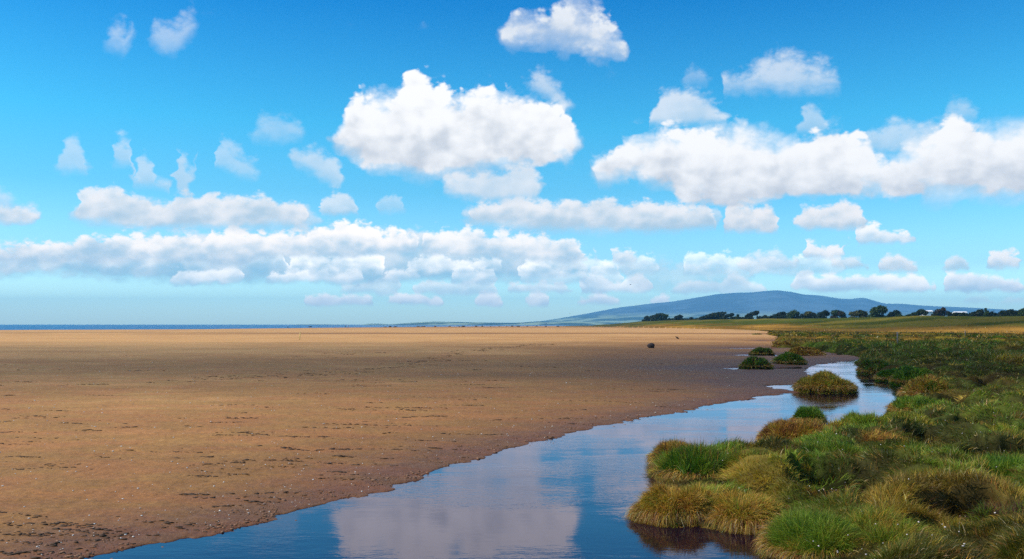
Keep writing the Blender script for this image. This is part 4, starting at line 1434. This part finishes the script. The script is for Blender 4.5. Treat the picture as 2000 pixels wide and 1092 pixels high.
def tree(label, px0, px1, top, base, tone, lean=0.3, conic=False, tone2=None):
    pc = (px0 + px1) / 2
    zr, D = ridge_at(np.array([pc]))
    D = float(D[0]) * 1.0
    x, y = (pc - 1000) / F * D, D
    gzz = ground_z(x, y)
    w = (px1 - px0) / F * D
    ztop = CAM_H + (634 - top) / F * D
    h = max(2.5, (ztop - gzz) * 1.04)
    t = thing('tree', label, 'tree', (x, y, gzz), 'trees along the field edge')
    # crown: lobes piled to leeward
    lobes = []
    nl = 13 if not conic else 7
    for k in range(nl):
        u = rng.random()
        if conic:
            zc = h * (0.2 + 0.7 * u)
            r = w * 0.42 * (1.05 - 0.8 * u)
            lobes.append((rng.normal() * 0.10 * w, rng.normal() * 0.1 * w, zc, r, r, h * 0.16))
        else:
            xc = (u - 0.5) * 0.72 * w
            peak = 1 - abs((u - (0.5 + 0.25 * lean)) / 0.75) ** 1.6
            zc = h * ((0.34 + 0.40 * peak * rng.uniform(0.8, 1.05)) if k % 3 else rng.uniform(0.14, 0.26))
            r = w * rng.uniform(0.16, 0.25)
            lobes.append((xc, rng.normal() * 0.16 * w, zc, r * 1.1, r * 1.1, min(h * 0.24, r * 0.9)))
    if not conic:
        lobes.append((w * 0.22 * lean, 0, h * 0.80, w * 0.20, w * 0.20, h * 0.19))
    P_, C_ = [], []
    per = 150
    for (lx, ly, lz, a, b, c_) in lobes:
        v = unit(rng.normal(size=(per, 3))) * (rng.random((per, 1)) ** 0.28) * np.array([a, b, c_]) * (0.85 + 0.3 * rng.random((per, 1)))
        pts = v + np.array([lx, ly, lz])
        pts[:, 0] += lean * 0.40 * w * np.clip(pts[:, 2] / h - 0.35, 0, 1)
        P_.append(pts)
        base_c = np.array(LEAF[tone2 if (tone2 and rng.random() < 0.45) else tone])
        C_.append(base_c * (0.7 + 0.6 * rng.random((per, 1))) * (0.75 + 0.5 * rng.random()))
    P_, C_ = np.concatenate(P_), np.concatenate(C_)
    P_[:, 2] = np.clip(P_[:, 2], 0.25, h)
    leaf_cloud(P_, 0.045 * w + 0.12, C_, 'crown', t)
    bm = bmesh.new()
    hh = h * 0.55
    tube(bm, [(0, 0, -0.4), (0.02 * w, 0, hh * 0.5), (0.06 * w * lean + 0.03 * w, 0, hh)], [0.035 * h + 0.05, 0.026 * h + 0.04, 0.015 * h + 0.02], 8)
    for k in range(4):
        a = rng.uniform(0, 6.28)
        tube(bm, [(0.02 * w, 0, hh * (0.4 + 0.12 * k)), (0.02 * w + 0.14 * w * math.cos(a), 0.14 * w * math.sin(a), hh * (0.75 + 0.12 * k)), (0.24 * w * math.cos(a) + lean * 0.1 * w, 0.24 * w * math.sin(a), h * (0.55 + 0.08 * k))],
             [0.014 * h, 0.010 * h, 0.004 * h], 6)
    bm_mesh('trunk', bm, M_BARK, t)


for spec in [
    ('small dark bush-like tree first in the row, at the seaward end', 1253, 1271, 617.5, 626, 'dark', 0.2),
    ('broad rounded green tree second from the seaward end', 1269, 1306, 613, 626, 'green', 0.2, False, 'dark'),
    ('lone dark rounded tree with a gap on both sides', 1316, 1336, 615.5, 625, 'dark', 0.1),
    ('tiny shrub-sized tree in the gap before the wind-bent pair', 1345, 1354, 619.5, 625, 'dark', 0.1),
    ('long wind-bent dark tree rising from left to right', 1366, 1408, 610, 624.5, 'dark', 1.3),
    ('smaller wind-bent dark tree just right of the long one', 1407, 1429, 612, 624, 'dark', 1.1),
    ('small pointed green tree right of the wind-bent pair', 1435, 1447, 614.5, 623.5, 'green', 0.2, True),
    ('dark leaning tree with a tufted top left of the long hedge', 1455, 1479, 607.5, 623, 'dark', 0.9),
    ('low flat-crowned dark tree rising out of the hedge', 1507, 1535, 609.5, 622, 'dark', 0.6),
    ('rounded taller green tree in the middle of the hedge', 1538, 1562, 606, 622, 'green', 0.1),
    ('brownish rounded tree at the end of the hedge', 1561, 1592, 608.5, 622, 'olive', 0.2, False, 'dark'),
    ('dense dark green tree, left half of the joined pair', 1597, 1623, 606.5, 622, 'green', 0.2, False, 'dark'),
    ('rusty brown-sided tree, right half of the joined pair', 1620, 1650, 606, 622, 'green', -0.1, False, 'brown'),
    ('wide olive dome-shaped tree left of the tallest tree', 1659, 1695, 606, 622, 'olive', 0.1, False, 'green'),
    ('tallest tree of the row with a peaked crown', 1695, 1730, 597, 622, 'green', 0.5),
    ('low dark tree right of the tallest tree', 1732, 1758, 606, 619, 'dark', 0.4),
    ('round dark tree left of the white shed', 1778, 1806, 604, 618.5, 'green', 0.5, False, 'dark'),
    ('ragged brownish tree right of the white shed', 1816, 1848, 601.5, 618.5, 'brown', 0.6, False, 'dark'),
    ('leaning dark tree before the narrow conical one', 1888, 1917, 605, 621, 'dark', 0.9),
    ('narrow conical bright green tree', 1918, 1937, 602.5, 622, 'green', 0.0, True),
    ('wind-sloped dark tree beyond the conical one', 1940, 1976, 605, 622, 'dark', 1.0),
    ('dark tree last in the row at the landward end', 1982, 2012, 602, 622, 'green', 0.3, False, 'dark')]:
    tree(*spec)


def hedge(label, px0, px1, top0, top1, tone, n):
    cx = (px0 + px1) / 2
    u = rng.random(n)
    px = px0 + (px1 - px0) * u
    zr, D = ridge_at(px)
    x, y = (px - 1000) / F * D, D + rng.normal(size=n) * 1.0
    gz_ = terrain(x, y, False)[0]
    ztop = CAM_H + (634 - (top0 + (top1 - top0) * u)) / F * D
    hh = np.maximum(1.2, ztop - gz_) * (0.6 + 0.7 * fbm(px / 6.0, px * 0 + 1.0, 3, int(px0)))
    z = gz_ + hh * np.sqrt(rng.random(n))
    cen = np.array([x.mean(), y.mean(), gz_.mean()])
    t = thing('hedge', label, 'hedge', cen, 'hedges along the field edge')
    cols = np.array(LEAF[tone]) * (0.6 + 0.8 * rng.random((n, 1)))
    leaf_cloud(np.stack([x, y, z], 1) - cen, 0.6, cols, 'foliage', t)
    for k in range(14):
        bm = bmesh.new()
        pxx = px0 + (px1 - px0) * (k + 0.5) / 14
        zr, D = ridge_at(np.array([pxx]))
        xx_, yy_ = (pxx - 1000) / F * D[0], D[0]
        zz_ = ground_z(xx_, yy_)
        tube(bm, [(xx_ - cen[0], yy_ - cen[1], zz_ - cen[2] - 0.2), (xx_ - cen[0] + 0.1, yy_ - cen[1], zz_ - cen[2] + 1.2)], [0.08, 0.04], 6)
        bm_mesh('stem', bm, M_BARK, t)


hedge('long low dark hedge linking the trees in the middle of the row', 1478, 1600, 617, 615.5, 'dark', 3500)
hedge('low hedge between the small shrub and the wind-bent trees', 1300, 1368, 622.5, 621.5, 'dark', 1200)
hedge('short hedge joining the wind-bent trees to the tufted one', 1426, 1458, 619, 618, 'dark', 900)
hedge('low green hedge under the tallest tree', 1728, 1782, 616.5, 615, 'green', 1000)
hedge('long dark hedge below the conical tree at the landward end', 1850, 2030, 613, 609, 'dark', 4500)

# ------------------------------------------------------------------ far white buildings
def house(label, px, D, w, dpt, wall_h, roof_h, base_row, cat='house', name='house', roofm=M_SLATE):
    x, y = (px - 1000) / F * D, D
    z = CAM_H + (634 - base_row) / F * D
    t = thing(name, label, cat, (x, y, z))
    bm = bmesh.new()
    r = bmesh.ops.create_cube(bm, size=1.0)
    bmesh.ops.scale(bm, verts=bm.verts, vec=(w, dpt, wall_h + 4))
    bmesh.ops.translate(bm, verts=bm.verts, vec=(0, 0, (wall_h - 4) / 2))
    gl = [bm.verts.new((s * w / 2, 0, wall_h + roof_h * 0.97)) for s in (-1, 1)]
    for s, g in zip((-1, 1), gl):
        e = [v for v in bm.verts if abs(v.co.x - s * w / 2) < 1e-4 and abs(v.co.z - wall_h) < 1e-4]
        bm.faces.new([e[0], g, e[1]])
    bm_mesh('wall', bm, M_WHITE, t, smooth=False)
    bm = bmesh.new()
    ov, th = 0.35, 0.22
    for s in (-1, 1):
        pts = [(-w / 2 - ov, s * (dpt / 2 + ov), wall_h - 0.12), (w / 2 + ov, s * (dpt / 2 + ov), wall_h - 0.12), (w / 2 + ov, 0, wall_h + roof_h), (-w / 2 - ov, 0, wall_h + roof_h)]
        lo = [bm.verts.new(q) for q in pts]
        hi = [bm.verts.new((q[0], q[1], q[2] + th)) for q in pts]
        bm.faces.new(lo)
        bm.faces.new(hi)
        for k in range(4):
            bm.faces.new((lo[k], lo[(k + 1) % 4], hi[(k + 1) % 4], hi[k]))
    rf = bm_mesh('roof', bm, roofm, t, smooth=False)
    bmesh_ch = bmesh.new()
    bmesh.ops.create_cube(bmesh_ch, size=1.0)
    bmesh.ops.scale(bmesh_ch, verts=bmesh_ch.verts, vec=(0.9, 0.9, 1.8))
    bmesh.ops.translate(bmesh_ch, verts=bmesh_ch.verts, vec=(w * 0.38, 0, wall_h + roof_h + 0.5))
    if cat == 'house':
        bm_mesh('chimney', bmesh_ch, M_WHITE, rf, smooth=False)
    else:
        bmesh_ch.free()
    for k in (-1, 1):
        b2 = bmesh.new()
        bmesh.ops.create_cube(b2, size=1.0)
        bmesh.ops.scale(b2, verts=b2.verts, vec=(1.1, 0.1, 1.2))
        bmesh.ops.translate(b2, verts=b2.verts, vec=(k * w * 0.28, -dpt / 2 - 0.02, wall_h * 0.55))
        bm_mesh('window', b2, M_GLASS, t, smooth=False)
    b2 = bmesh.new()
    bmesh.ops.create_cube(b2, size=1.0)
    bmesh.ops.scale(b2, verts=b2.verts, vec=(1.2, 0.12, 2.1))
    bmesh.ops.translate(b2, verts=b2.verts, vec=(0, -dpt / 2 - 0.02, 1.05))
    bm_mesh('door', b2, M_WOOD, t, smooth=False)


house('low white shed between two trees on the field edge', 1810, 1050, 11, 7, 2.4, 1.2, 612.5, 'shed', 'shed', M_WHITE)
house('long pale farm building half hidden beyond the hedge', 1874, 1100, 15, 8, 2.4, 1.2, 614.5, 'farm building', 'farm_building', M_WHITE)
house('tiny white house on the lower slope of the mountain, seaward one', 1021.5, 5600, 12, 9, 6, 4, 633.2)
house('tiny white house on the lower slope of the mountain, inland one', 1066, 5700, 14, 9, 6, 4, 634)

# ------------------------------------------------------------------ birds
def bird(label, px, row, D, span, flap):
    x, y, z = pix_dir(px, row)
    k = D / y
    bm = bmesh.new()
    tube(bm, [(0, -0.32, 0), (0, -0.22, 0.02), (0, -0.05, 0.02), (0, 0.15, 0), (0, 0.36, 0)], [0.015, 0.06, 0.085, 0.05, 0.02], 8)
    for s in (-1, 1):
        v = [(0.03 * s, -0.14, 0.03), (span * 0.25 * s, -0.16, flap * 0.8), (span * 0.5 * s, -0.02, flap * 0.5), (span * 0.26 * s, 0.06, flap * 0.8), (0.03 * s, 0.10, 0.03)]
        up = [bm.verts.new(q) for q in v]
        dn = [bm.verts.new((q[0], q[1], q[2] - 0.02)) for q in v]
        bm.faces.new(up)
        bm.faces.new(dn[::-1])
        for i in range(5):
            bm.faces.new((up[i], dn[i], dn[(i + 1) % 5], up[(i + 1) % 5]))
    o = bm_mesh('bird', bm, M_BIRD)
    o.location = (x * k, y * k, CAM_H + z * k)
    o.rotation_euler = (0, 0, 0.9)
    tag(o, label, 'bird', 'birds in the sky')


bird('small dark bird in flight over the shoulder of the mountain', 1231, 556, 330, 0.9, 0.2)
bird('small dark bird flying low over the far coast', 1113, 612, 400, 0.8, 0.12)

# ------------------------------------------------------------------ cumulus overhead, out of the frame, whose shadows lie on the beach
mc = Mat('cloud_vapour')
mc.n.remove(mc.bsdf)
vs = mc.new('ShaderNodeVolumeScatter')
vs.inputs['Color'].default_value = (1, 1, 1, 1)
vs.inputs['Density'].default_value = 0.0028
vs.inputs['Anisotropy'].default_value = 0.3
mc.link(vs.outputs[0], mc.out.inputs['Volume'])
mc.m.cycles.homogeneous_volume = True


def cloud(cx, cy, rx, ry, rz, zc=680.0):
    off = zc / math.tan(R(SUN_EL))
    ox, oy = math.sin(R(SUN_AZ)) * off, math.cos(R(SUN_AZ)) * off
    bm = bmesh.new()
    bmesh.ops.create_icosphere(bm, subdivisions=5, radius=1.0)
    P = np.array([v.co[:] for v in bm.verts])
    f = 0.80 + 0.4 * fbm(P[:, 0] * 2.5 + cx + P[:, 2], P[:, 1] * 2.0 + P[:, 2], 3, 301)
    for v, k in zip(bm.verts, f):
        v.co = Vector((v.co.x * rx * k, v.co.y * ry * k, v.co.z * rz * k))
    o = bm_mesh('cloud', bm, mc.m)
    o.location = (cx + ox, cy + oy, zc)
    kind(o, 'stuff', 'white cumulus cloud passing overhead', 'cloud')


cloud(0, 74, 170, 46, 62)
cloud(-10, 60, 150, 32, 46)
cloud(50, 50, 110, 18, 36)
cloud(34, 47, 40, 17, 60)
cloud(-150, 250, 130, 14, 60)
cloud(190, 335, 75, 62, 110, 740.0)
cloud(195, 338, 58, 44, 110, 740.0)

# ------------------------------------------------------------------ haze over the bay
mhz = Mat('haze_air')
mhz.n.remove(mhz.bsdf)
pv = mhz.new('ShaderNodeVolumePrincipled')
pv.inputs['Color'].default_value = (0.24, 0.64, 1.0, 1)
pv.inputs['Density'].default_value = 0.000085
pv.inputs['Anisotropy'].default_value = 0.0
mhz.link(pv.outputs[0], mhz.out.inputs['Volume'])
mhz.m.cycles.homogeneous_volume = True
bm = bmesh.new()
bmesh.ops.create_cube(bm, size=1.0)
bmesh.ops.scale(bm, verts=bm.verts, vec=(2 * 17500, 2 * 17500, 520 + 8))
bmesh.ops.translate(bm, verts=bm.verts, vec=(0, 0, (520 - 8) / 2))
hz_o = kind(bm_mesh('haze', bm, mhz.m, smooth=False), 'stuff', 'thin blue haze over the bay', 'haze')
